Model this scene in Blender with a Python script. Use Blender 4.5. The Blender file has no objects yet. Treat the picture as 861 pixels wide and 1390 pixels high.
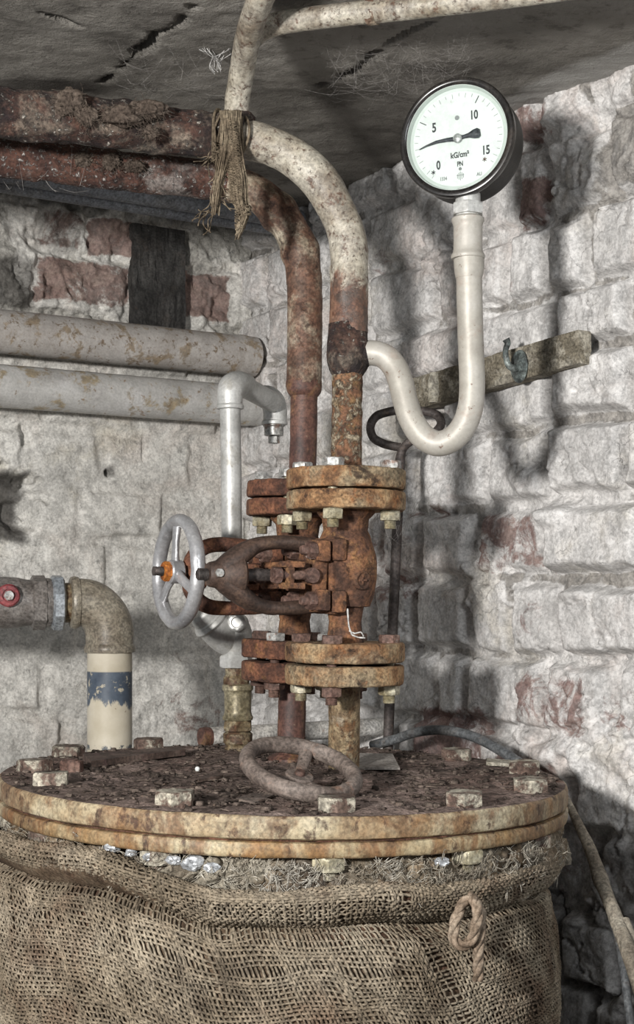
import bpy, bmesh, math, random
import numpy as np
from mathutils import Vector, Matrix

random.seed(7)
rng = np.random.default_rng(11)
PI = math.pi
SC = bpy.context.scene
COL = SC.collection

# ------------------------------------------------------------------ camera
FPX, CX, HY = 2000.0, 430.5, 805.0          # focal length and horizon in pixels of an 861 x 1390 frame
CAMZ = 1.0
cam_d = bpy.data.cameras.new('camera')
cam_d.sensor_fit = 'VERTICAL'
cam_d.sensor_height = 36.0
cam_d.lens = FPX / 1390.0 * 36.0
cam_d.shift_y = (HY - 695.0) / 1390.0
cam_d.clip_start = 0.05
cam = bpy.data.objects.new('camera', cam_d)
COL.objects.link(cam)
cam.location = (0, 0, CAMZ)
cam.rotation_euler = (PI / 2, 0, 0)
SC.camera = cam


def P(px, py, D):
    return Vector(((px - CX) / FPX * D, D, CAMZ + (HY - py) / FPX * D))


# ------------------------------------------------------------------ noise
def _hash(ix, iy, iz, seed):
    h = (ix.astype(np.int64) * 374761393 + iy.astype(np.int64) * 668265263 + iz.astype(np.int64) * 1440662683 + seed * 974711) & 0x7fffffff
    h = ((h ^ (h >> 13)) * 1274126177) & 0x7fffffff
    h = ((h ^ (h >> 16)) * 668265263) & 0x7fffffff
    h = h ^ (h >> 15)
    return (h & 0xffffff) / float(0xffffff) * 2 - 1


def vnoise(p, seed=0):
    p = np.asarray(p, float)
    i = np.floor(p)
    f = p - i
    f = f * f * f * (f * (f * 6 - 15) + 10)
    x, y, z = (i[..., k].astype(np.int64) for k in range(3))
    out = 0
    for dx in (0, 1):
        wx = f[..., 0] if dx else 1 - f[..., 0]
        for dy in (0, 1):
            wy = f[..., 1] if dy else 1 - f[..., 1]
            for dz in (0, 1):
                wz = f[..., 2] if dz else 1 - f[..., 2]
                out = out + wx * wy * wz * _hash(x + dx, y + dy, z + dz, seed)
    return out


def fbm(p, octv=4, seed=0, gain=.5):
    p = np.asarray(p, float)
    out, a, s = 0, 1.0, 0
    for o in range(octv):
        out = out + a * vnoise(p * (2.03 ** o) + 13.7 * o, seed + o * 17)
        s += a
        a *= gain
    return out / s


def smooth(a, b, x):
    t = np.clip((x - a) / (b - a), 0, 1)
    return t * t * (3 - 2 * t)


# ------------------------------------------------------------------ materials
class NT:
    def __init__(self, name):
        self.m = bpy.data.materials.new(name)
        self.m.use_nodes = True
        self.t = self.m.node_tree
        self.t.nodes.clear()
        self.out = self.t.nodes.new('ShaderNodeOutputMaterial')
        self.bsdf = self.t.nodes.new('ShaderNodeBsdfPrincipled')
        self.t.links.new(self.bsdf.outputs[0], self.out.inputs[0])
        self.tc = self.t.nodes.new('ShaderNodeTexCoord').outputs['Object']

    def link(self, a, b):
        if isinstance(a, (int, float)):
            b.default_value = a
        elif isinstance(a, (tuple, list)):
            b.default_value = tuple(a) + ((1,) if len(a) == 3 and b.type == 'RGBA' else ())
        else:
            self.t.links.new(a, b)

    def map(self, scale=(1, 1, 1), rot=(0, 0, 0), src=None):
        n = self.t.nodes.new('ShaderNodeMapping')
        n.inputs['Scale'].default_value = scale
        n.inputs['Rotation'].default_value = rot
        self.link(src or self.tc, n.inputs[0])
        return n.outputs[0]

    def noise(self, scale, detail=6, rough=.6, dist=0, vec=None):
        n = self.t.nodes.new('ShaderNodeTexNoise')
        self.link(vec or self.tc, n.inputs['Vector'])
        n.inputs['Scale'].default_value = scale
        n.inputs['Detail'].default_value = detail
        n.inputs['Roughness'].default_value = rough
        n.inputs['Distortion'].default_value = dist
        return n.outputs[0]

    def voro(self, scale, feature='F1', vec=None, rand=1):
        n = self.t.nodes.new('ShaderNodeTexVoronoi')
        n.feature = feature
        self.link(vec or self.tc, n.inputs['Vector'])
        n.inputs['Scale'].default_value = scale
        n.inputs['Randomness'].default_value = rand
        return n.outputs['Distance']

    def ramp(self, fac, stops):
        n = self.t.nodes.new('ShaderNodeValToRGB')
        e = n.color_ramp.elements
        while len(e) < len(stops):
            e.new(0.5)
        for el, (p, c) in zip(e, stops):
            el.position = p
            c = (c, c, c) if isinstance(c, (int, float)) else c
            el.color = tuple(c) + (1,)
        self.link(fac, n.inputs[0])
        return n.outputs[0]

    def mix(self, fac, a, b, mode='MIX'):
        n = self.t.nodes.new('ShaderNodeMix')
        n.data_type = 'RGBA'
        n.blend_type = mode
        self.link(fac, n.inputs[0])
        self.link(a, n.inputs[6])
        self.link(b, n.inputs[7])
        return n.outputs[2]

    def math(self, op, a, b=0.0, c=None, clamp=False):
        n = self.t.nodes.new('ShaderNodeMath')
        n.operation = op
        n.use_clamp = clamp
        self.link(a, n.inputs[0])
        self.link(b, n.inputs[1])
        if c is not None:
            self.link(c, n.inputs[2])
        return n.outputs[0]

    def step(self, x, lo, hi):
        n = self.t.nodes.new('ShaderNodeMapRange')
        n.interpolation_type = 'SMOOTHSTEP'
        self.link(x, n.inputs['Value'])
        n.inputs['From Min'].default_value = lo
        n.inputs['From Max'].default_value = hi
        return n.outputs[0]

    def attr(self, name):
        n = self.t.nodes.new('ShaderNodeAttribute')
        n.attribute_name = name
        s = self.t.nodes.new('ShaderNodeSeparateColor')
        self.t.links.new(n.outputs['Color'], s.inputs[0])
        return s.outputs

    def bump(self, h, strength=.5, dist=.002, prev=None):
        n = self.t.nodes.new('ShaderNodeBump')
        n.inputs['Strength'].default_value = strength
        n.inputs['Distance'].default_value = dist
        self.link(h, n.inputs['Height'])
        if prev is not None:
            self.link(prev, n.inputs['Normal'])
        return n.outputs[0]

    def finish(self, col, rough=.7, metal=0.0, normal=None, spec=.5):
        self.link(col, self.bsdf.inputs['Base Color'])
        self.link(rough, self.bsdf.inputs['Roughness'])
        self.link(metal, self.bsdf.inputs['Metallic'])
        self.bsdf.inputs['Specular IOR Level'].default_value = spec
        if normal is not None:
            self.link(normal, self.bsdf.inputs['Normal'])
        return self.m


def mottled(name, stops, scale=20, detail=8, overlays=(), rough=.75, metal=0.0, bump=.5, bscale=150, bdist=.0015, spec=.4, grime=.45, gritty=.5, zrust=None):
    """Base colours on a noise, then overlays (colour, scale, threshold, softness, stretch, opacity, height)."""
    n = NT(name)
    base = n.noise(scale, detail, .65)
    col = n.ramp(n.step(base, .28, .72), stops)
    fine = n.noise(bscale, 4, .6)
    h = n.math('MULTIPLY', fine, .5)
    r, me = rough, metal
    for i, ov in enumerate(overlays):
        c, s, thr, soft, stretch, op, hh = ov[:7]
        v = n.map(stretch) if stretch != (1, 1, 1) else None
        f = n.noise(s, 7, .68, .3, v)
        k = n.step(f, thr - soft, thr + soft)
        k2 = n.math('MULTIPLY', k, op)
        tone = n.mix(n.step(n.noise(s * 3.1, 4, .6), .35, .65), c, tuple(x * .55 for x in c))
        col = n.mix(k2, col, tone)
        if hh:
            h = n.math('ADD', h, n.math('MULTIPLY', k, hh))
        if len(ov) > 7:
            r = n.math('ADD', n.math('MULTIPLY', k2, ov[7]), r) if not isinstance(r, float) else n.math('MULTIPLY_ADD', k2, ov[7] - rough, rough)
        if metal:
            me = n.math('MULTIPLY', me, n.math('SUBTRACT', 1.0, k2))
    if zrust:
        sp = n.t.nodes.new('ShaderNodeSeparateXYZ')
        n.link(n.tc, sp.inputs[0])
        zf = n.math('SUBTRACT', n.step(sp.outputs['Z'], zrust[1], zrust[0]), .5)
        k = n.step(n.math('ADD', n.noise(13, 9, .7, .4), n.math('MULTIPLY', zf, .42)), .50, .60)
        rc = n.ramp(n.step(n.noise(32, 8, .7), .36, .64), [(0, (.045, .022, .016)), (.5, (.14, .06, .036)), (1, (.24, .12, .07))])
        col = n.mix(n.math('MULTIPLY', k, .9), col, rc)
        h = n.math('ADD', h, n.math('MULTIPLY', k, n.math('SUBTRACT', n.noise(70, 6, .7), .7)))
    if grime:
        g = n.math('MULTIPLY', n.step(n.noise(11, 9, .72, .4), .50, .66), grime)
        col = n.mix(g, col, (.055, .042, .033))
        g2 = n.math('MULTIPLY', n.step(n.noise(48, 7, .7, .3), .57, .66), grime * .9)
        col = n.mix(g2, col, (.05, .036, .028))
    if gritty:
        v = n.math('ADD', n.math('MULTIPLY', n.noise(230, 3, .6), .6), n.math('MULTIPLY', n.noise(60, 6, .7), .4))
        col = n.mix(1.0, col, n.ramp(n.step(v, .36, .64), [(0, 1 - gritty), (1, 1 + gritty * .55)]), 'MULTIPLY')
    return n.finish(col, r, me, n.bump(h, bump, bdist), spec)


U1 = (1, 1, 1)
DARK = (.035, .018, .012)
RUST = (.22, .085, .035)
RUSTO = (.36, .15, .05)
M = {}
M['rust_orange'] = mottled('rust_orange', [(0, (.11, .055, .03)), (.35, (.235, .125, .058)), (.65, (.33, .205, .105)), (1, (.37, .27, .155))], 20, 9,
    [((.42, .35, .23), 12, .54, .09, U1, .7, .1), (DARK, 34, .62, .05, U1, .85, -.5), ((.30, .11, .035), 55, .60, .06, U1, .6, .2), ((.1, .05, .03), 120, .63, .05, U1, .7, -.3)], .88, 0, .8, 260, .002)
M['rust_brown'] = mottled('rust_brown', [(0, (.045, .022, .016)), (.4, (.12, .052, .032)), (.7, (.19, .08, .045)), (1, (.25, .12, .06))], 26, 9,
    [((.33, .16, .06), 40, .62, .06, U1, .7, .3), ((.035, .02, .018), 30, .60, .07, U1, .7, -.4), ((.28, .2, .15), 90, .67, .05, U1, .6, .2)], .88, 0, .9, 260, .002)
M['rust_valve'] = mottled('rust_valve', [(0, (.05, .027, .02)), (.4, (.12, .058, .035)), (.7, (.22, .10, .048)), (1, (.33, .18, .085))], 24, 9,
    [((.36, .19, .08), 32, .60, .06, U1, .65, .3), ((.03, .018, .015), 42, .61, .06, U1, .75, -.4), ((.25, .14, .12), 26, .63, .05, U1, .55, .1)], .88, 0, .9, 240, .002)
M['yoke_brown'] = mottled('yoke_brown', [(0, (.035, .022, .017)), (.5, (.075, .046, .034)), (1, (.13, .078, .05))], 16, 7,
    [((.28, .16, .06), 22, .66, .06, U1, .6, .1), ((.2, .12, .085), 70, .66, .05, U1, .5, .2)], .62, 0, .5, 180, .001, .5)
M['rust_dark_pipe'] = mottled('rust_dark_pipe', [(0, (.012, .009, .009)), (.4, (.032, .02, .017)), (.7, (.065, .033, .025)), (1, (.11, .058, .041))], 24, 9,
    [((.34, .28, .22), 13, .57, .08, U1, .6, .2), ((.62, .57, .50), 130, .60, .04, U1, .8, .6), ((.02, .015, .018), 30, .57, .07, U1, .75, -.5)], .92, 0, 1.0, 200, .004)
M['rust_white_scale'] = mottled('rust_white_scale', [(0, (.022, .014, .013)), (.5, (.075, .036, .027)), (1, (.125, .062, .044))], 26, 8,
    [((.50, .46, .43), 11, .56, .09, U1, .6, .2), ((.66, .62, .58), 150, .58, .05, U1, .7, .5), ((.022, .013, .012), 36, .62, .06, U1, .7, -.4)], .92, 0, 1.0, 220, .003)
M['cream_rusty'] = mottled('cream_rusty', [(0, (.26, .22, .16)), (.4, (.45, .41, .33)), (1, (.58, .54, .46))], 14, 8,
    [((.14, .095, .06), 9, .54, .09, U1, .75, -.1), ((.13, .06, .035), 55, .60, .05, U1, .85, -.3), ((.06, .03, .02), 150, .61, .04, U1, .8, -.3)], .5, 0, .45, 220, .0015, .5, .25, .35)
M['cream_to_rust'] = mottled('cream_to_rust', [(0, (.26, .22, .16)), (.4, (.45, .41, .33)), (1, (.58, .54, .46))], 14, 8,
    [((.14, .095, .06), 9, .54, .09, U1, .75, -.1), ((.13, .06, .035), 55, .60, .05, U1, .85, -.3), ((.06, .03, .02), 150, .61, .04, U1, .8, -.3)], .5, 0, .5, 220, .0015, .5, .25, .35, (.19, .40))
M['cream_heavy_rust'] = mottled('cream_heavy_rust', [(0, (.23, .18, .12)), (.5, (.40, .34, .25)), (1, (.52, .46, .36))], 15, 8,
    [((.15, .06, .035), 11, .475, .08, U1, .9, .1), ((.06, .028, .02), 45, .60, .06, U1, .85, -.4), ((.25, .11, .05), 90, .64, .05, U1, .7, .2)], .65, 0, .7, 220, .002, .45)
M['flaky_cream'] = mottled('flaky_cream', [(0, (.10, .05, .032)), (.5, (.2, .10, .055)), (1, (.27, .15, .08))], 30, 8,
    [((.50, .43, .31), 48, .53, .05, U1, .9, .8), ((.26, .16, .07), 80, .57, .05, U1, .7, .2), ((.05, .025, .018), 70, .62, .05, U1, .85, -.6)], .85, 0, 1.0, 240, .003)
M['red_rust_pipe'] = mottled('red_rust_pipe', [(0, (.06, .03, .025)), (.45, (.115, .055, .042)), (1, (.18, .09, .062))], 18, 8,
    [((.33, .18, .07), 28, .57, .07, (1, 1, .5), .7, .1), ((.34, .27, .18), 60, .67, .04, U1, .7, .2), ((.05, .02, .02), 20, .6, .08, (1, 1, .3), .6, 0)], .6, 0, .4, 220, .001, .5)
M['tan_rust_pipe'] = mottled('tan_rust_pipe', [(0, (.16, .10, .055)), (.45, (.31, .235, .14)), (1, (.45, .38, .26))], 16, 8,
    [((.17, .075, .03), 40, .56, .06, (1, 1, .6), .8, -.2), ((.50, .44, .34), 26, .64, .05, U1, .7, .1), ((.05, .028, .018), 130, .6, .05, U1, .8, -.4)], .7, 0, .7, 240, .0015)
M['silver_paint'] = mottled('silver_paint', [(0, (.44, .44, .42)), (.5, (.55, .55, .53)), (1, (.63, .63, .61))], 14, 5,
    [((.33, .30, .24), 20, .60, .06, U1, .5, 0), ((.2, .17, .13), 120, .66, .03, U1, .7, -.1)], .46, .3, .15, 120, .001, .5, .22, .15)
M['siphon_paint'] = mottled('siphon_paint', [(0, (.34, .315, .275)), (.5, (.44, .415, .365)), (1, (.51, .485, .44))], 12, 5,
    [((.38, .28, .22), 16, .61, .07, U1, .5, 0), ((.20, .11, .07), 110, .65, .03, U1, .8, -.2)], .5, .15, .2, 200, .0008, .45, .08, .06)
M['wheel_silver'] = mottled('wheel_silver', [(0, (.34, .34, .35)), (.5, (.50, .50, .51)), (1, (.62, .62, .63))], 20, 6,
    [((.2, .19, .19), 30, .64, .06, U1, .5, -.2), ((.68, .68, .68), 140, .64, .04, U1, .6, .2)], .34, .55, .4, 170, .001, .5, .1, .15)
M['thick_pipe_upper'] = mottled('thick_pipe_upper', [(0, (.32, .29, .26)), (.5, (.42, .395, .37)), (1, (.50, .475, .45))], 8, 5,
    [((.28, .20, .11), 30, .57, .05, U1, .75, 0), ((.18, .115, .06), 75, .60, .04, U1, .8, -.1), ((.55, .53, .5), 90, .66, .03, U1, .5, 0)], .5, 0.0, .15, 120, .001, .4, .15, .15)
M['thick_pipe_lower'] = mottled('thick_pipe_lower', [(0, (.38, .37, .35)), (.5, (.49, .48, .46)), (1, (.57, .56, .55))], 7, 5,
    [((.38, .29, .16), 22, .58, .05, U1, .8, 0), ((.24, .14, .06), 60, .63, .04, U1, .8, -.1), ((.3, .27, .24), 12, .60, .08, U1, .4, 0)], .5, 0.0, .15, 120, .001, .4, .15, .15)
M['elbow_cream'] = mottled('elbow_cream', [(0, (.16, .13, .10)), (.5, (.27, .235, .18)), (1, (.37, .335, .27))], 12, 7,
    [((.42, .385, .30), 26, .62, .07, U1, .6, 0), ((.10, .05, .035), 60, .67, .04, U1, .8, .1)], .42, .1, .3, 160, .001, .5)
M['ball_valve_grey'] = mottled('ball_valve_grey', [(0, (.15, .13, .115)), (.5, (.22, .20, .185)), (1, (.29, .27, .25))], 14, 5,
    [((.09, .07, .06), 30, .63, .08, U1, .6, 0)], .45, .2, .2, 160, .0006, .5)
M['union_blue'] = mottled('union_blue', [(0, (.28, .31, .34)), (.5, (.38, .41, .44)), (1, (.47, .5, .53))], 18, 5, [((.2, .17, .15), 60, .65, .05, U1, .6, -.1)], .38, .4, .2, 160, .0006, .5)
M['red_handle'] = mottled('red_handle', [(0, (.14, .025, .03)), (.5, (.22, .04, .045)), (1, (.28, .08, .08))], 30, 5, [((.25, .18, .17), 60, .66, .05, U1, .6, 0)], .5, 0, .3, 160, .0006)
M['brass_dirty'] = mottled('brass_dirty', [(0, (.16, .13, .075)), (.5, (.30, .26, .165)), (1, (.42, .375, .26))], 22, 6,
    [((.10, .045, .025), 30, .61, .06, U1, .8, -.1), ((.5, .48, .42), 50, .64, .04, U1, .6, .1)], .42, .3, .35, 160, .001, .5)
M['brass_rusty'] = mottled('brass_rusty', [(0, (.09, .06, .035)), (.5, (.20, .15, .085)), (1, (.36, .31, .21))], 34, 7,
    [((.10, .04, .02), 40, .55, .06, U1, .85, -.2)], .65, .1, .6, 200, .001)
M['nut_cream'] = mottled('nut_cream', [(0, (.25, .21, .12)), (.5, (.40, .36, .25)), (1, (.52, .49, .38))], 40, 5, [((.22, .10, .04), 60, .62, .06, U1, .8, 0)], .45, .15, .3, 200, .0006, .5)
M['nut_zinc'] = mottled('nut_zinc', [(0, (.34, .33, .31)), (.5, (.46, .46, .44)), (1, (.56, .56, .55))], 40, 5, [((.24, .11, .06), 50, .58, .06, U1, .8, 0)], .4, .4, .3, 200, .0006, .5)
M['nut_rust'] = mottled('nut_rust', [(0, (.08, .045, .036)), (.5, (.145, .084, .066)), (1, (.22, .14, .11))], 40, 6, [((.45, .40, .36), 60, .64, .05, U1, .7, .1)], .7, .1, .5, 220, .001)
M['nut_orange'] = mottled('nut_orange', [(0, (.22, .06, .012)), (.5, (.42, .13, .02)), (1, (.5, .2, .04))], 60, 6, [((.1, .04, .02), 70, .6, .06, U1, .7, 0)], .7, 0, .5, 220, .001)
M['lid_bolt'] = mottled('lid_bolt', [(0, (.075, .045, .035)), (.5, (.13, .085, .066)), (1, (.19, .135, .108))], 30, 6,
    [((.56, .52, .42), 32, .515, .05, U1, .9, .6), ((.07, .035, .028), 90, .62, .05, U1, .7, -.3)], .8, 0, .8, 240, .0015)
M['lid_top'] = mottled('lid_top', [(0, (.085, .064, .054)), (.4, (.18, .135, .115)), (.75, (.28, .21, .182)), (1, (.36, .28, .245))], 9, 10,
    [((.25, .16, .13), 6, .56, .09, U1, .5, 0), ((.022, .016, .013), 30, .58, .06, U1, .8, .5), ((.26, .20, .15), 160, .64, .04, U1, .6, .5), ((.30, .11, .045), 4.5, .66, .06, U1, .5, 0)], .95, 0, 1.0, 160, .005, .2)
M['lid_rim'] = mottled('lid_rim', [(0, (.17, .105, .06)), (.35, (.32, .24, .145)), (.7, (.42, .355, .235)), (1, (.49, .43, .31))], 9, 9,
    [((.17, .085, .042), 17, .53, .08, (1, 1, .7), .8, -.2), ((.30, .16, .065), 7, .56, .09, (1, 1, .5), .65, 0), ((.08, .04, .026), 55, .60, .05, (1, 1, .7), .85, -.3)], .65, 0, .6, 200, .0015, .4, .18, .4)
M['flange_rim'] = mottled('flange_rim', [(0, (.16, .095, .045)), (.35, (.31, .225, .125)), (.7, (.41, .345, .22)), (1, (.47, .42, .295))], 9, 9,
    [((.22, .105, .045), 24, .51, .08, (1, 1, .3), .8, -.2), ((.33, .185, .07), 9, .54, .09, (1, 1, .35), .65, 0), ((.07, .035, .024), 50, .60, .05, (1, 1, .45), .85, -.3)], .6, 0, .6, 200, .0015, .4, .18, .4)
M['seam_rust'] = mottled('seam_rust', [(0, (.05, .025, .018)), (.5, (.12, .055, .035)), (1, (.19, .09, .055))], 50, 6, (), .95, 0, 1, 200, .003)
M['wheel_rusty'] = mottled('wheel_rusty', [(0, (.085, .063, .053)), (.5, (.155, .122, .104)), (1, (.225, .185, .16))], 16, 8,
    [((.27, .15, .10), 30, .62, .06, U1, .6, .1), ((.04, .027, .022), 80, .66, .05, U1, .6, -.2)], .7, 0, .5, 260, .0012)
M['iron_dark'] = mottled('iron_dark', [(0, (.04, .033, .03)), (.5, (.085, .07, .065)), (1, (.14, .12, .11))], 25, 7, [((.2, .13, .09), 60, .64, .05, U1, .6, .1)], .6, .2, .4, 240, .001)
M['plastic_grey'] = mottled('plastic_grey', [(0, (.15, .16, .18)), (.5, (.19, .20, .22)), (1, (.235, .245, .26))], 5, 4, [((.30, .29, .27), 14, .64, .08, U1, .5, 0)], .5, 0, .05, 60, .0005, .4)
M['plastic_ink'] = mottled('plastic_ink', [(0, (.04, .04, .045)), (1, (.06, .06, .065))], 20, 2, (), .6, 0, 0)
M['black_enamel'] = mottled('black_enamel', [(0, (.012, .011, .011)), (.6, (.022, .02, .019)), (1, (.04, .035, .03))], 14, 5, [((.13, .115, .095), 26, .66, .07, U1, .4, 0)], .25, 0, .1, 160, .0004, .6)
M['case_black'] = mottled('case_black', [(0, (.012, .011, .010)), (.6, (.022, .02, .018)), (1, (.035, .031, .027))], 12, 6, [((.14, .12, .10), 20, .63, .1, U1, .35, 0)], .5, 0, .2, 160, .0004, .3)
M['dial_white'] = mottled('dial_white', [(0, (.66, .69, .67)), (.5, (.72, .75, .73)), (1, (.76, .79, .77))], 22, 4, [((.5, .47, .40), 40, .66, .05, U1, .5, 0)], .5, 0, 0, grime=0, gritty=.06)
M['dial_ring'] = mottled('dial_ring', [(0, (.50, .54, .51)), (1, (.58, .62, .59))], 22, 4, (), .4, 0, 0, grime=0, gritty=0)
M['ink'] = mottled('ink', [(0, (.03, .032, .036)), (1, (.05, .052, .056))], 60, 3, (), .6, 0, 0, grime=0, gritty=0)
M['ink_faint'] = mottled('ink_faint', [(0, (.22, .23, .23)), (1, (.28, .29, .29))], 90, 3, (), .6, 0, 0, grime=0, gritty=0)
M['pointer'] = mottled('pointer', [(0, (.03, .035, .045)), (1, (.065, .07, .08))], 60, 3, (), .5, 0, 0)
M['hub_grey'] = mottled('hub_grey', [(0, (.42, .43, .42)), (1, (.55, .56, .55))], 60, 3, (), .35, .5, 0)
M['old_wood'] = mottled('old_wood', [(0, (.10, .085, .06)), (.5, (.20, .175, .13)), (1, (.30, .27, .21))], 12, 9,
    [((.56, .52, .43), 16, .535, .05, U1, .85, .4), ((.07, .055, .035), 60, .60, .07, (1, 1, 3), .7, -.3)], .85, 0, .8, 160, .0015)
M['tar_wood'] = mottled('tar_wood', [(0, (.018, .017, .016)), (.5, (.042, .04, .038)), (1, (.08, .077, .072))], 14, 9,
    [((.20, .19, .18), 90, .68, .04, U1, .7, .2), ((.012, .011, .011), 30, .6, .07, (3, 3, .4), .8, -.4)], .85, 0, .9, 130, .003)
M['hook_patina'] = mottled('hook_patina', [(0, (.05, .055, .055)), (.5, (.13, .155, .15)), (1, (.34, .39, .375))], 60, 6, [((.03, .03, .03), 50, .55, .07, U1, .7, -.1)], .5, .3, .4, 200, .0008)
M['strip_wood'] = mottled('strip_wood', [(0, (.05, .033, .026)), (.5, (.11, .075, .06)), (1, (.18, .135, .11))], 16, 8, [((.22, .13, .12), 30, .6, .07, (3, 1, 1), .6, 0)], .85, 0, .7, 160, .0015)
M['plate_grey'] = mottled('plate_grey', [(0, (.27, .245, .22)), (.5, (.36, .33, .30)), (1, (.43, .40, .365))], 20, 5, [((.1, .06, .045), 60, .66, .05, U1, .7, 0)], .7, 0, .2, 160, .0008)
M['burlap'] = mottled('burlap', [(0, (.125, .10, .07)), (.45, (.225, .183, .132)), (1, (.34, .29, .22))], 9, 6,
    [((.17, .095, .06), 5.5, .60, .08, U1, .6, 0), ((.55, .50, .41), 80, .68, .06, U1, .5, 0), ((.12, .085, .055), 12, .63, .08, U1, .6, 0)], .95, 0, .6, 700, .001, .15)
M['burlap_back'] = mottled('burlap_back', [(0, (.06, .04, .027)), (.5, (.13, .092, .062)), (1, (.22, .17, .12))], 16, 8,
    [((.36, .26, .2), 9, .66, .05, U1, .5, 0), ((.13, .06, .04), 7, .56, .08, U1, .6, 0)], .98, 0, 1, 200, .003, .1)
M['rag'] = mottled('rag', [(0, (.09, .068, .046)), (.5, (.19, .15, .105)), (1, (.31, .26, .185))], 14, 6, [((.04, .03, .022), 16, .60, .08, U1, .8, 0)], .95, 0, .6, 700, .001, .15)
M['rope'] = mottled('rope', [(0, (.16, .115, .08)), (.5, (.25, .19, .14)), (1, (.35, .285, .22))], 30, 6, [((.12, .075, .05), 40, .62, .06, U1, .6, 0)], .95, 0, .8, 600, .001, .15)
M['wool_grey'] = mottled('wool_grey', [(0, (.15, .125, .095)), (.4, (.29, .26, .205)), (.75, (.43, .40, .335)), (1, (.56, .54, .48))], 13, 8,
    [((.17, .11, .06), 7, .50, .07, U1, .75, 0), ((.07, .055, .045), 14, .60, .07, U1, .7, 0), ((.60, .58, .54), 30, .64, .06, U1, .6, 0)], .95, 0, 1, 160, .004, .15)
M['wool_fibre'] = mottled('wool_fibre', [(0, (.24, .2, .15)), (.5, (.40, .365, .30)), (1, (.56, .53, .47))], 15, 5, (), .9, 0, 0, 300, .001, .2)
M['dust'] = mottled('dust', [(0, (.055, .042, .034)), (.5, (.105, .082, .066)), (1, (.17, .14, .115))], 22, 7, [((.24, .2, .17), 50, .64, .06, U1, .6, 0)], .98, 0, 1, 160, .004, .1)
M['web'] = mottled('web', [(0, (.22, .205, .19)), (1, (.36, .34, .32))], 20, 4, (), .9, 0, 0)
M['web_bright'] = mottled('web_bright', [(0, (.45, .44, .42)), (1, (.62, .61, .59))], 20, 4, (), .9, 0, 0)
M['foil'] = mottled('foil', [(0, (.3, .31, .33)), (.5, (.46, .475, .49)), (1, (.62, .64, .66))], 50, 5, [((.1, .09, .08), 40, .6, .08, U1, .8, 0)], .3, .4, .5, 120, .002, .5)
M['hose_grey'] = mottled('hose_grey', [(0, (.07, .075, .08)), (.5, (.12, .128, .135)), (1, (.19, .2, .205))], 16, 5, [((.22, .19, .16), 30, .62, .08, U1, .6, 0)], .5, 0, .2, 200, .0006, .4)
M['stick_tan'] = mottled('stick_tan', [(0, (.15, .125, .095)), (.5, (.27, .235, .185)), (1, (.38, .345, .28))], 18, 7, [((.1, .08, .06), 30, .6, .08, (1, 1, .3), .7, 0)], .8, 0, .5, 200, .001)
M['debris'] = mottled('debris', [(0, (.035, .027, .023)), (.5, (.10, .078, .065)), (1, (.19, .15, .125))], 30, 6, [((.2, .13, .09), 90, .64, .05, U1, .6, 0)], .95, 0, .8, 300, .002, .15)
M['vessel_dark'] = mottled('vessel_dark', [(0, (.02, .016, .014)), (.5, (.05, .04, .034)), (1, (.09, .07, .055))], 12, 7, (), .9, 0, .7, 100, .003)
M['white_pipe'] = mottled('white_pipe', [(0, (.46, .43, .39)), (.5, (.58, .56, .52)), (1, (.66, .64, .61))], 16, 6, [((.2, .09, .05), 28, .62, .06, U1, .8, 0)], .5, 0, .3, 200, .0008)
M['peg_paint'] = mottled('peg_paint', [(0, (.3, .27, .21)), (.5, (.4, .37, .3)), (1, (.5, .47, .4))], 40, 6, [((.12, .1, .07), 40, .6, .08, U1, .7, 0)], .8, 0, .5, 160, .001)


def cream_pipe_mat():
    """Cream pipe with a painted dark blue band whose lower edge is worn."""
    n = NT('cream_band_pipe')
    col = n.ramp(n.step(n.noise(9, 7), .3, .7), [(0, (.46, .41, .31)), (.5, (.56, .51, .41)), (1, (.63, .59, .50))])
    col = n.mix(n.math('MULTIPLY', n.step(n.noise(60, 5), .66, .7), .7), col, (.16, .1, .07))
    sep = n.t.nodes.new('ShaderNodeSeparateXYZ')
    n.link(n.tc, sep.inputs[0])
    z = n.math('ADD', sep.outputs['Z'], n.math('MULTIPLY', n.math('SUBTRACT', n.noise(22, 6, .7, 0, n.map((1, 1, .4))), .5), .09))
    up = n.step(sep.outputs['Z'], .8715 - .7, .868 - .7)
    band = n.math('MULTIPLY', n.step(z, .811 - .7, .818 - .7), n.math('SUBTRACT', 1.0, n.step(sep.outputs['Z'], .868 - .7, .8705 - .7)))
    band = n.math('MULTIPLY', band, n.step(n.noise(70, 5, .7), .36, .44))
    blue = n.ramp(n.noise(30, 5), [(.35, (.045, .06, .085)), (.65, (.10, .125, .16))])
    col = n.mix(band, col, blue)
    z2 = n.math('MULTIPLY', n.math('MULTIPLY', n.step(sep.outputs['Z'], .738 - .7, .740 - .7), n.step(sep.outputs['Z'], .7485 - .7, .7465 - .7)), n.step(n.noise(45, 5), .48, .54))
    col = n.mix(z2, col, (.1, .11, .12))
    return n.finish(col, .5, 0, n.bump(n.noise(160, 4), .2, .001), .4)


M['cream_band_pipe'] = cream_pipe_mat()


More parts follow.
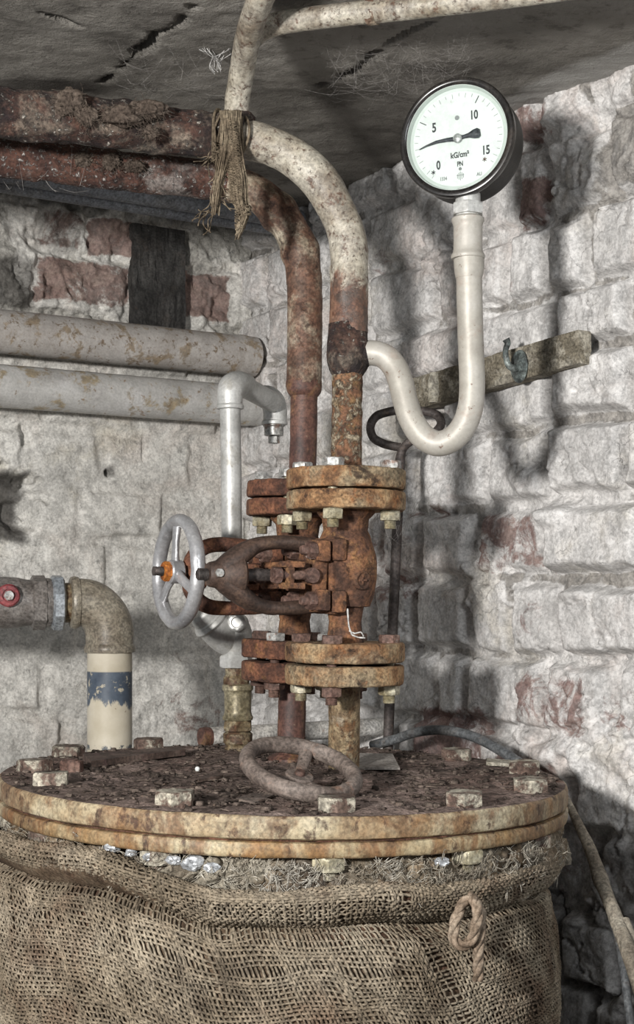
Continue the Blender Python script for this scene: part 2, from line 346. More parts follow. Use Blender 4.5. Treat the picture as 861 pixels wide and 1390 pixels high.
def wall_mat(name, paint, redc, mortc, crack=.4, wash=.4):
    n = NT(name)
    A = n.attr('mask')
    red, mort, soot_shade = A[0], A[1], A[2]
    warp = n.noise(5, 3)
    col = n.ramp(n.step(n.noise(7, 8, .62), .3, .7), [(0, tuple(c * .80 for c in paint)), (.45, paint), (1, tuple(min(.84, c * 1.12) for c in paint))])
    st = n.math('MULTIPLY', n.step(n.noise(5, 7, .65), .54, .68), .42)
    col = n.mix(st, col, (paint[0] * .86, paint[1] * .80, paint[2] * .66))
    st = n.math('MULTIPLY', n.step(n.noise(4, 9, .7, .5), .50, .66), wash)
    col = n.mix(st, col, (paint[0] * .72, paint[1] * .57, paint[2] * .5))
    st = n.math('MULTIPLY', n.step(n.noise(14, 10, .74, .6), .50, .64), .55)
    col = n.mix(st, col, tuple(c * .55 for c in paint))
    st = n.math('MULTIPLY', n.step(n.noise(12, 7, .6, .2, n.map((1, 1, .25))), .58, .68), .3)
    col = n.mix(st, col, tuple(c * .6 for c in paint))
    st = n.math('MULTIPLY', n.step(n.noise(60, 8, .74, .4), .55, .66), .6)
    col = n.mix(st, col, tuple(c * .36 for c in paint))
    # thin wandering hairline cracks of the paint skin
    nw = n.t.nodes.new('ShaderNodeTexNoise')
    nw.inputs['Scale'].default_value = 11
    nw.inputs['Detail'].default_value = 6
    n.link(n.tc, nw.inputs['Vector'])
    vm = n.t.nodes.new('ShaderNodeVectorMath')
    vm.operation = 'MULTIPLY_ADD'
    n.link(nw.outputs['Color'], vm.inputs[0])
    vm.inputs[1].default_value = (.12, .12, .12)
    n.link(n.tc, vm.inputs[2])
    cr = n.voro(15, 'DISTANCE_TO_EDGE', vm.outputs[0])
    crk = n.math('MULTIPLY', n.math('SUBTRACT', 1.0, n.step(cr, .002, .012)), n.step(n.noise(10, 5, .7), .52, .60))
    col = n.mix(n.math('MULTIPLY', crk, crack), col, tuple(c * .35 for c in paint))
    # rubble mortar where the paint has gone
    rm = n.step(n.math('ADD', mort, n.math('MULTIPLY', n.math('SUBTRACT', n.noise(28, 7, .7), .5), 1.1)), .42, .62)
    mc = n.ramp(n.noise(60, 6, .7), [(.36, tuple(c * .45 for c in mortc)), (.5, mortc), (.66, tuple(c * 1.35 for c in mortc))])
    col = n.mix(n.math('MULTIPLY', rm, .8), col, mc)
    # bare brick
    rk = n.step(n.math('ADD', red, n.math('MULTIPLY', n.math('SUBTRACT', n.noise(15, 10, .75, .6), .5), 2.3)), .42, .72)
    bc = n.ramp(n.step(n.noise(24, 8, .7), .32, .68), [(0, tuple(c * .5 for c in redc)), (.5, redc), (1, (redc[0] * 1.25, redc[1] * 1.6, redc[2] * 1.6))])
    col = n.mix(n.math('MULTIPLY', rk, .8), col, bc)
    # soot stains and the shade painted into the same mask
    sk = n.step(n.math('ADD', soot_shade, n.math('MULTIPLY', n.math('SUBTRACT', n.noise(13, 8, .7), .5), .8)), .35, .95)
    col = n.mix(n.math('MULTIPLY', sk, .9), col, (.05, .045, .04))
    gv = n.math('ADD', n.math('MULTIPLY', n.noise(200, 4, .65), .5), n.math('MULTIPLY', n.noise(34, 8, .72), .5))
    col = n.mix(1.0, col, n.ramp(n.step(gv, .38, .62), [(0, .66), (1, 1.16)]), 'MULTIPLY')
    h = n.math('ADD', n.math('MULTIPLY', n.noise(45, 7, .65), 1.0), n.math('MULTIPLY', n.noise(190, 4, .6), .35))
    h = n.math('SUBTRACT', h, n.math('MULTIPLY', crk, .5))
    h = n.math('ADD', h, n.math('MULTIPLY', rm, n.math('MULTIPLY', n.noise(70, 5, .7), 1.2)))
    return n.finish(col, .85, 0, n.bump(h, .6, .005), .25)


M['wall_right'] = wall_mat('painted_rough_brick', (.68, .665, .65), (.19, .09, .073), (.27, .25, .225), .38)
M['wall_left'] = wall_mat('painted_plastered_brick', (.68, .662, .62), (.175, .085, .066), (.40, .385, .35), .12, .25)


def ceiling_mat():
    n = NT('sooty_concrete')
    A = n.attr('mask')
    col = n.ramp(n.step(n.noise(3.2, 8, .62), .3, .7), [(0, (.14, .13, .115)), (.5, (.25, .235, .21)), (1, (.35, .33, .30))])
    col = n.mix(n.math('MULTIPLY', n.step(n.noise(30, 8, .7), .52, .66), .5), col, (.07, .062, .055))
    col = n.mix(n.math('MULTIPLY', n.step(n.noise(130, 5, .7), .56, .66), .5), col, (.32, .30, .27))
    k = n.step(n.math('ADD', A[0], n.math('MULTIPLY', n.math('SUBTRACT', n.noise(9, 7, .65), .5), .7)), .2, .9)
    col = n.mix(n.math('MULTIPLY', k, .85), col, (.028, .023, .02))
    w = n.step(n.math('ADD', A[1], n.math('MULTIPLY', n.math('SUBTRACT', n.noise(16, 7, .65), .5), .7)), .35, .7)
    col = n.mix(n.math('MULTIPLY', w, .8), col, (.46, .45, .43))
    h = n.math('ADD', n.noise(28, 8, .7), n.math('MULTIPLY', n.noise(150, 5, .65), .7))
    return n.finish(col, .95, 0, n.bump(h, .9, .008), .15)


M['ceiling'] = ceiling_mat()
n_ = NT('sooty_floor')
M['floor'] = n_.finish(n_.ramp(n_.noise(8, 8, .7), [(.3, (.05, .045, .04)), (.7, (.14, .125, .11))]), .95, 0, n_.bump(n_.noise(40, 6), .6, .01), .2)


def glass_mat():
    m = bpy.data.materials.new('dusty_glass')
    m.use_nodes = True
    t = m.node_tree
    t.nodes.clear()
    o = t.nodes.new('ShaderNodeOutputMaterial')
    tr = t.nodes.new('ShaderNodeBsdfTransparent')
    tr.inputs[0].default_value = (.97, .985, .98, 1)
    gl = t.nodes.new('ShaderNodeBsdfGlossy')
    gl.inputs['Roughness'].default_value = .06
    lw = t.nodes.new('ShaderNodeFresnel')
    lw.inputs['IOR'].default_value = 1.35
    mx = t.nodes.new('ShaderNodeMixShader')
    t.links.new(lw.outputs[0], mx.inputs[0])
    t.links.new(tr.outputs[0], mx.inputs[1])
    t.links.new(gl.outputs[0], mx.inputs[2])
    t.links.new(mx.outputs[0], o.inputs[0])
    return m


M['glass'] = glass_mat()
# ------------------------------------------------------------------ geometry helpers
def unit(v):
    v = np.asarray(v, float)
    return v / max(1e-12, np.linalg.norm(v))


def spline(pts, step=.004, closed=False):
    """Catmull-Rom through control points [(x, y, z, r)], resampled about every STEP."""
    p = np.array([list(q) for q in pts], float)
    n = len(p)
    if n == 2 and not closed:
        k = max(2, int(np.linalg.norm(p[1, :3] - p[0, :3]) / step) + 1)
        t = np.linspace(0, 1, k)[:, None]
        return p[0] * (1 - t) + p[1] * t
    out = []
    segs = n if closed else n - 1
    for i in range(segs):
        if closed:
            a, b, c, d = p[(i - 1) % n], p[i], p[(i + 1) % n], p[(i + 2) % n]
        else:
            b, c = p[i], p[i + 1]
            a = p[i - 1] if i else b * 2 - c
            d = p[i + 2] if i + 2 < n else c * 2 - b
        k = max(2, int(np.linalg.norm(c[:3] - b[:3]) / step))
        l0 = max(1e-6, np.linalg.norm(b[:3] - a[:3]) ** .5)
        l1 = max(1e-6, np.linalg.norm(c[:3] - b[:3]) ** .5)
        l2 = max(1e-6, np.linalg.norm(d[:3] - c[:3]) ** .5)
        m1 = ((b - a) / l0 - (c - a) / (l0 + l1) + (c - b) / l1) * l1
        m2 = ((c - b) / l1 - (d - b) / (l1 + l2) + (d - c) / l2) * l1
        for j in range(k):
            t = j / k
            out.append((2 * t**3 - 3 * t**2 + 1) * b + (t**3 - 2 * t**2 + t) * m1 + (-2 * t**3 + 3 * t**2) * c + (t**3 - t**2) * m2)
    if not closed:
        out.append(p[-1])
    return np.array(out)


class MB:
    """Collects shapes; build() links them as ONE mesh object."""

    def __init__(self):
        self.v, self.f, self.n = [], [], 0

    def add(self, v, f):
        v = np.asarray(v, float).reshape(-1, 3)
        o = self.n
        self.v.append(v)
        self.f.extend(tuple(i + o for i in q) for q in f)
        self.n += len(v)

    def rings(self, R, closed=False, cap=True):
        """R: (k, s, 3) rings of points."""
        k, s = R.shape[:2]
        f = []
        kk = k if closed else k - 1
        for i in range(kk):
            a, b = i * s, ((i + 1) % k) * s
            for j in range(s):
                j2 = (j + 1) % s
                f.append((a + j, a + j2, b + j2, b + j))
        if cap and not closed:
            f.append(tuple(range(s - 1, -1, -1)))
            f.append(tuple(range((k - 1) * s, k * s)))
        self.add(R.reshape(-1, 3), f)

    def tube(self, pts, r=None, seg=24, step=.004, closed=False, cap=True, amp=0, ns=60, flat=1.0, up=None, seed=0, lump=0, lns=15):
        q = [tuple(p)[:3] + ((p[3] if len(p) > 3 else r),) for p in [tuple(x) for x in pts]]
        s = spline(q, step, closed)
        c, rad = s[:, :3], s[:, 3]
        T = np.gradient(c, axis=0)
        if closed:
            T = np.roll(c, -1, 0) - np.roll(c, 1, 0)
        T /= np.linalg.norm(T, axis=1)[:, None] + 1e-12
        N = np.zeros_like(c)
        if up is not None:
            N[:] = np.asarray(up, float)
            N -= (N * T).sum(1)[:, None] * T
            N /= np.linalg.norm(N, axis=1)[:, None] + 1e-12
        else:
            a = np.array([0, 0, 1.]) if abs(T[0, 2]) < .9 else np.array([1., 0, 0])
            nn = unit(a - T[0] * (a @ T[0]))
            for i in range(len(c)):
                nn = unit(nn - T[i] * (nn @ T[i]))
                N[i] = nn
        B = np.cross(T, N)
        th = np.linspace(0, 2 * PI, seg, endpoint=False)
        d = N[:, None, :] * np.cos(th)[None, :, None] + B[:, None, :] * (np.sin(th) * flat)[None, :, None]
        R = c[:, None, :] + d * rad[:, None, None]
        if amp or lump:
            h = 0
            if amp:
                h = h + amp * fbm(R * ns, 4, seed)
            if lump:
                h = h + lump * fbm(R * lns, 3, seed + 5)
            R = R + d * np.asarray(h)[..., None]
        self.rings(R, closed, cap)

    def lathe(self, prof, origin, axis=(0, 0, 1), seg=48, step=None, amp=0, ns=60, phase=0, ref=None, seed=0, cap=True):
        """prof: [(radius, height along axis)]."""
        ax = unit(axis)
        a = np.asarray(ref, float) if ref is not None else (np.array([1., 0, 0]) if abs(ax[0]) < .8 else np.array([0, 0, 1.]))
        X = unit(a - ax * (a @ ax))
        Y = np.cross(ax, X)
        pr = [tuple(prof[0])]
        for p, q in zip(prof, prof[1:]):
            k = 1 if not step else max(1, int(math.hypot(q[0] - p[0], q[1] - p[1]) / step))
            for j in range(1, k + 1):
                t = j / k
                pr.append((p[0] + (q[0] - p[0]) * t, p[1] + (q[1] - p[1]) * t))
        pr = np.array(pr)
        th = np.linspace(0, 2 * PI, seg, endpoint=False) + phase
        d = X[None] * np.cos(th)[:, None] + Y[None] * np.sin(th)[:, None]
        R = np.asarray(origin, float) + pr[:, None, 1:2] * ax + pr[:, None, 0:1] * d[None]
        if amp:
            g = np.gradient(pr, axis=0)
            nr = np.stack([g[:, 1], -g[:, 0]], 1)
            nr /= np.linalg.norm(nr, axis=1)[:, None] + 1e-9
            D = nr[:, None, 0:1] * d[None] + nr[:, None, 1:2] * ax
            w = np.clip(pr[:, 0] / .004, 0, 1)[:, None, None]
            R = R + D * w * (amp * fbm(R * ns, 4, seed))[..., None]
        self.rings(R, False, cap)

    def hexa(self, r, h, origin, axis=(0, 0, 1), n=6, phase=0, cham=.12, amp=0, seed=0):
        c = r * cham
        self.lathe([(r - c * 1.3, 0), (r, c * .7), (r, h - c * .7), (r - c * 1.3, h)], origin, axis, n, None, amp, 120, phase, None, seed)

    def hexn(self, r, h, origin, axis=(0, 0, 1), phase=0, amp=.0006, seed=0):
        """Hexagonal nut with enough faces to carry wear."""
        ax = unit(axis)
        a = np.array([1., 0, 0]) if abs(ax[0]) < .8 else np.array([0, 0, 1.])
        X = unit(a - ax * (a @ ax))
        Y = np.cross(ax, X)
        s = 36
        th = np.linspace(0, 2 * PI, s, endpoint=False)
        k = PI / 3
        w = (th % k) - k / 2
        hexr = r * math.cos(k / 2) / np.cos(w)
        rows = []
        for hh, lim in ((0, .90), (.06, .965), (.14, 1), (.5, 1), (.84, 1), (.93, .955), (1, .88)):
            rr = np.minimum(hexr, r * lim)
            t2 = th + phase
            rows.append(np.asarray(origin, float) + ax * h * hh + (X[None] * np.cos(t2)[:, None] + Y[None] * np.sin(t2)[:, None]) * rr[:, None])
        R = np.array(rows)
        if amp:
            R = R + amp * np.stack([fbm(R * 130, 3, seed + i) for i in range(3)], -1)
        self.rings(R)

    def box(self, c, size, R=None, bev=.002, cuts=0, amp=0, ns=80, seed=0):
        bm = bmesh.new()
        bmesh.ops.create_cube(bm, size=1)
        for v in bm.verts:
            v.co = Vector((v.co.x * size[0], v.co.y * size[1], v.co.z * size[2]))
        if bev:
            bmesh.ops.bevel(bm, geom=list(bm.edges), offset=bev, segments=2, affect='EDGES', profile=.6)
        if cuts:
            for it in range(cuts):
                L = max(size) / 2 ** (it + 1)
                es = [e for e in bm.edges if e.calc_length() > L * 1.01 and e.calc_length() > min(size) * .4]
                if es:
                    bmesh.ops.subdivide_edges(bm, edges=es, cuts=1, use_grid_fill=True)
        bm.verts.ensure_lookup_table()
        v = np.array([x.co[:] for x in bm.verts])
        f = [[w.index for w in g.verts] for g in bm.faces]
        bm.free()
        if R is not None:
            v = v @ np.array(R).T[:3, :3] if np.array(R).shape[0] == 3 else v
        v = v + np.asarray(c, float)
        if amp:
            v = v + amp * np.stack([fbm(v * ns, 3, seed + 31 * i) for i in range(3)], -1)
        self.add(v, f)

    def transform(self, Mx):
        A = np.array(Mx)
        self.v = [x @ A[:3, :3].T + A[:3, 3] for x in self.v]
        return self

    def data(self, name, mat, origin, smooth_ang=38):
        v = np.concatenate(self.v) - np.asarray(origin, float)
        me = bpy.data.meshes.new(name)
        me.from_pydata(v.tolist(), [], self.f)
        me.polygons.foreach_set('use_smooth', [True] * len(me.polygons))
        me.update()
        if smooth_ang is not None:
            me.set_sharp_from_angle(angle=math.radians(smooth_ang))
        me.materials.append(mat)
        return me

    def build(self, name, mat, parent=None, smooth_ang=38, origin=None):
        if isinstance(mat, str):
            mat = M[mat]
        if parent is not None:
            org = parent.get('_o')
            org = np.array(org) if org is not None else np.zeros(3)
        elif origin is not None:
            org = np.asarray(origin, float)
        else:
            v = np.concatenate(self.v)
            org = np.array([(v[:, 0].min() + v[:, 0].max()) / 2, (v[:, 1].min() + v[:, 1].max()) / 2, v[:, 2].min()])
        o = bpy.data.objects.new(name, self.data(name, mat, org, smooth_ang))
        COL.objects.link(o)
        o['_o'] = [float(x) for x in org]
        if parent is not None:
            o.parent = parent
        else:
            o.location = org
        return o


def tag(o, label=None, cat=None, group=None, kind=None):
    for k, x in (('label', label), ('category', cat), ('group', group), ('kind', kind)):
        if x:
            o[k] = x
    return o


def thing(name, label, cat, loc, group=None):
    o = bpy.data.objects.new(name, None)
    COL.objects.link(o)
    o.empty_display_size = .05
    o.location = loc
    o['_o'] = [float(x) for x in loc]
    return tag(o, label, cat, group)


def text_mesh(body, size, sx=1.0):
    """Vertices and faces of a short text, centred, in the XY plane with a little depth."""
    c = bpy.data.curves.new('t', 'FONT')
    c.body = body
    c.size = size
    c.align_x, c.align_y = 'CENTER', 'CENTER'
    c.extrude = .0002
    c.resolution_u = 4
    c.offset = size * .028
    o = bpy.data.objects.new('t', c)
    COL.objects.link(o)
    bpy.context.view_layer.update()
    dg = bpy.context.evaluated_depsgraph_get()
    me = bpy.data.meshes.new_from_object(o.evaluated_get(dg))
    v = np.array([x.co[:] for x in me.vertices]).reshape(-1, 3)
    f = [tuple(p.vertices) for p in me.polygons]
    bpy.data.objects.remove(o)
    bpy.data.curves.remove(c)
    bpy.data.meshes.remove(me)
    v[:, 0] *= sx
    return v, f


# ------------------------------------------------------------------ the room shell
K = np.array([-.157, 3.125])                       # corner in plan
ER, NR = np.array([.542, -.84]), np.array([-.84, -.542])     # wall_right: along (towards the viewer), out of the wall
EL, NL = np.array([-.84, -.542]), np.array([.542, -.84])     # wall_left
ER, NR, EL, NL = (unit(x) for x in (ER, NR, EL, NL))
ZC = 1.775


def px_u(px, e):
    a = (px - CX) / FPX
    return (a * K[1] - K[0]) / (e[0] - a * e[1])


def wall_uz(px, py, e):
    u = px_u(px, e)
    D = K[1] + u * e[1]
    return u, CAMZ + (HY - py) / FPX * D


def wall_pt(px, py, e, n, off=0.0):
    u, z = wall_uz(px, py, e)
    q = K + u * e + n * off
    return Vector((q[0], q[1], z))


def relief(name, us, zs, h, mask, to3d, mat, back):
    """A relief sheet from a height field closed by a back, one mesh."""
    nu, nz = len(us), len(zs)
    U, Z = np.meshgrid(us, zs, indexing='ij')
    V = to3d(U, Z, h)
    vb = to3d(U, Z, np.full_like(h, back))
    ring = [(i, 0) for i in range(nu)] + [(nu - 1, j) for j in range(1, nz)] + [(i, nz - 1) for i in range(nu - 2, -1, -1)] + [(0, j) for j in range(nz - 2, 0, -1)]
    idx = np.arange(nu * nz).reshape(nu, nz)
    quads = np.stack([idx[:-1, :-1], idx[1:, :-1], idx[1:, 1:], idx[:-1, 1:]], -1).reshape(-1, 4)
    verts = [V.reshape(-1, 3), np.array([vb[i, j] for i, j in ring])]
    f = quads.tolist()
    n0, L = nu * nz, len(ring)
    for k in range(L):
        k2 = (k + 1) % L
        f.append([int(idx[ring[k]]), n0 + k, n0 + k2, int(idx[ring[k2]])])
    f.append([n0 + k for k in range(L)][::-1])
    me = bpy.data.meshes.new(name)
    me.from_pydata(np.concatenate(verts).tolist(), [], f)
    me.polygons.foreach_set('use_smooth', [True] * len(me.polygons))
    at = me.color_attributes.new('mask', 'FLOAT_COLOR', 'POINT')
    mm = np.zeros((n0 + L, 4))
    mm[:n0, :3] = mask.reshape(-1, 3)
    mm[:, 3] = 1
    at.data.foreach_set('color', mm.ravel())
    me.materials.append(M[mat])
    me.update()
    o = bpy.data.objects.new(name, me)
    COL.objects.link(o)
    o['kind'] = 'structure'
    return o


def bricks(U, Z, rows, jw, depth, warp, seed, bev):
    """rows: [(z_top, z_bottom, [joint u, ...], protrusion dict)] -> height, joint mask, brick id."""
    q = np.stack([U, Z, np.zeros_like(U)], -1)
    u = U + warp * fbm(q * 9, 3, seed) + warp * .5 * fbm(q * 30, 3, seed + 3)
    z = Z + warp * .9 * fbm(q * 8, 3, seed + 1) + warp * .4 * fbm(q * 30, 3, seed + 4)
    h = np.full_like(U, -depth)
    edge = np.zeros_like(U)
    r = np.random.default_rng(seed)
    for zt, zb, js, out in rows:
        for k, (a, b) in enumerate(zip(js, js[1:])):
            m = (u >= a) & (u < b) & (z >= zb) & (z < zt)
            off = out.get(k, r.uniform(-.006, .007))
            tx, tz = r.uniform(-.035, .035), r.uniform(-.05, .05)
            jl, jr, jt, jb = (jw * r.uniform(.5, 1.5) for _ in range(4))
            if not m.any():
                continue
            uu, zz = u[m], z[m]
            e = np.minimum(np.minimum(uu - a - jl, b - jr - uu), np.minimum(zz - zb - jb, zt - jt - zz))
            ca = np.minimum(np.minimum(uu - a, b - uu) , np.minimum(zz - zb, zt - zz))
            s = smooth(-.004, bev * r.uniform(.7, 1.4), e)
            hh = off + tx * (uu - (a + b) / 2) + tz * (zz - (zt + zb) / 2)
            h[m] = -depth + (depth + hh) * s
            edge[m] = 1 - smooth(-.003, .007, e)
    return h, edge


def region(px0, py0, px1, py1, e, U, Z, soft=.012, ws=None):
    u0, z0 = wall_uz(px0, py0, e)
    u1, _ = wall_uz(px1, py0, e)
    _, z0 = wall_uz((px0 + px1) / 2, py0, e)
    _, z1 = wall_uz((px0 + px1) / 2, py1, e)
    u0, u1 = min(u0, u1), max(u0, u1)
    d = np.minimum(np.minimum(U - u0, u1 - U), np.minimum(Z - z1, z0 - Z))
    if WARP.shape == U.shape:
        d = d + WARP
    return smooth(-soft, soft, d)


WARP = np.zeros(1)


# wall on the right-hand side, rough painted brick
def build_wall_right():
    global WARP
    st = .0034
    us = np.arange(-.02, 1.42, st)
    zs = np.concatenate([np.arange(0, .36, .012), np.arange(.36, 1.80, st)])
    U, Z = np.meshgrid(us, zs, indexing='ij')
    ju = lambda L: [px_u(p, ER) for p in L]
    zt = [1.80, 1.715, 1.592, 1.4715, 1.374, 1.2645, 1.144, 1.026, .899, .776, .638, .51, .39, .27, .15, 0]
    J = [[735, 800], [700, 738, 822], [685, 738, 795], [636, 752, 850], [590, 745], [650, 742, 846], [570, 637, 738], [560, 637, 692, 758],
         [588, 632, 738], [640, 700, 775], [600, 690, 810], [650, 760], [700, 800], [650, 780], [700, 820]]
    OUT = [{}, {}, {}, {}, {}, {}, {}, {}, {}, {}, {}, {}, {}, {}, {}]
    rr = np.random.default_rng(5)
    rows = []
    for i in range(15):
        js = ju(J[i])
        a, left = js[0], []
        while a > -.3:
            a -= rr.uniform(.10, .23)
            left.append(a)
        b, right = js[-1], []
        while b < 1.7:
            b += rr.uniform(.12, .24)
            right.append(b)
        js2 = left[::-1] + js + right
        nl = len(left)
        out = {}
        if i == 6:
            out[nl + 2] = .022
            out[nl + 1] = -.006
        if i == 5:
            out[nl + 2] = .012
            out[nl + 1] = .01
            out[nl] = -.004
        if i == 7:
            out[nl + 3] = .018
            out[nl + 2] = .002
            out[nl] = .004
        if i == 8:
            out[nl + 2] = .014
            out[nl + 1] = .004
        if i in (3, 4):
            out[nl + 1] = .008
        if i == 10:
            out[nl + 1] = -.02
        rows.append((zt[i], zt[i + 1], js2, out))
    h, edge = bricks(U, Z, rows, .0065, .028, .012, 21, .013)
    q = np.stack([U, Z, np.zeros_like(U)], -1)
    # mortar smears that spill over the joints
    sm = smooth(.22, .5, fbm(q * 9, 4, 77))
    h = np.maximum(h, -.023 + .027 * sm + .006 * fbm(q * 45, 3, 78))
    h = h + .0055 * fbm(q * 13, 5, 31, .6) + .0022 * fbm(q * 60, 3, 32)
    rdg = np.abs(fbm(q * 6 + .05 * 1, 5, 37, .6))
    h = h - .008 * smooth(.035, .0, rdg) * smooth(-.15, .2, fbm(q * 4, 3, 38))
    rdg = np.abs(fbm(q * 15, 5, 39, .6))
    h = h - .002 * smooth(.05, .0, rdg)
    h = h + .0018 * np.abs(fbm(q * 30, 4, 40, .6))
    WARP = .016 * fbm(q * 22, 4, 35, .6)
    # crumbled top right
    top = smooth(1.50, 1.62, Z) * smooth(px_u(690, ER), px_u(740, ER), U)
    h = h + top * (.020 * fbm(q * 17, 5, 41, .6))
    for (px, py, rad, hh) in ((755, 262 - 80, .045, .02), (720, 660, .03, .014), (700, 640, .028, .012), (775, 1025, .045, .022), (745, 1018, .03, .014), (830, 1015, .04, .014),
                              (740, 700, .028, .016), (760, 690, .03, .014), (830, 780, .035, .012), (790, 800, .03, .012)):
        u0, z0 = wall_uz(px, py, ER)
        d = np.sqrt(((U - u0) / 1.5) ** 2 + (Z - z0) ** 2) + .010 * fbm(q * 26, 3, 60)
        h = np.maximum(h, h * .3 + hh * smooth(rad, rad * .35, d)) if False else h + hh * smooth(rad, rad * .3, d) * .9
    # long cracks
    for pl in ([(861, 200), (848, 225), (842, 246), (838, 252)], [(812, 272), (806, 284), (799, 292)], [(861, 240), (830, 262), (808, 275)]):
        pts = [np.array(wall_uz(x, y, ER)) for x, y in pl]
        for a, b in zip(pts, pts[1:]):
            ab = b - a
            w = np.stack([U, Z], -1) - a
            t = np.clip((w @ ab) / (ab @ ab), 0, 1)
            d = np.linalg.norm(w - t[..., None] * ab, axis=-1) + .003 * fbm(q * 60, 3, 8)
            h = h - .014 * smooth(.006, .001, d)
    red = np.zeros_like(U)
    for (a, b, c, d, s) in ((697, 238, 738, 300, 1), (700, 140, 748, 190, .8), (690, 190, 720, 230, .35), (660, 385, 700, 402, .45), (640, 690, 742, 775, .55), (690, 800, 745, 880, .45),
                            (560, 955, 660, 1075, .75), (660, 1030, 760, 1085, .85), (755, 915, 800, 1000, .62), (700, 900, 760, 990, .6), (640, 960, 700, 1000, .55), (545, 690, 600, 705, .6),
                            (500, 330, 540, 380, .5), (500, 720, 560, 820, .5), (700, 650, 725, 670, .5), (720, 1140, 861, 1230, .45), (800, 925, 861, 1000, .42), (560, 560, 610, 640, .35)):
        red = np.maximum(red, s * region(a, b, c, d, ER, U, Z, .02))
    red = np.maximum(red, .25 * smooth(.80, .55, Z))
    mort = np.clip(edge * (.42 + .55 * fbm(q * 7, 4, 93)) + .75 * top * smooth(-.1, .4, fbm(q * 9, 3, 91)), 0, 1)
    soot_shade = np.zeros_like(U)
    for (a, b, c, d, s) in ((640, 1010, 705, 1060, .6), (560, 880, 640, 900, .5), (742, 280, 760, 330, .4), (690, 170, 740, 235, .45), (735, 390, 765, 440, .35)):  # gauge and siphon shadows painted in, with a few other dark patches
        soot_shade = np.maximum(soot_shade, s * region(a, b, c, d, ER, U, Z, .03))
    soot_shade = np.maximum(soot_shade, .55 * smooth(1.735, 1.79, Z))  # darker along the ceiling edge
    soot_shade = np.maximum(soot_shade, .75 * smooth(.72, .60, Z))  # the lid's shadow low on the wall, put into the colour
    soot_shade = np.maximum(soot_shade, .42 * smooth(1.0, .8, Z) * smooth(.95, .6, U))  # darker low down towards the corner

    def to3(U, Z, h):
        V = np.empty(U.shape + (3,))
        V[..., 0] = K[0] + U * ER[0] + h * NR[0]
        V[..., 1] = K[1] + U * ER[1] + h * NR[1]
        V[..., 2] = Z
        return V
    relief('wall_right', us, zs, h, np.stack([red, mort, soot_shade], -1), to3, 'wall_right', -.14)


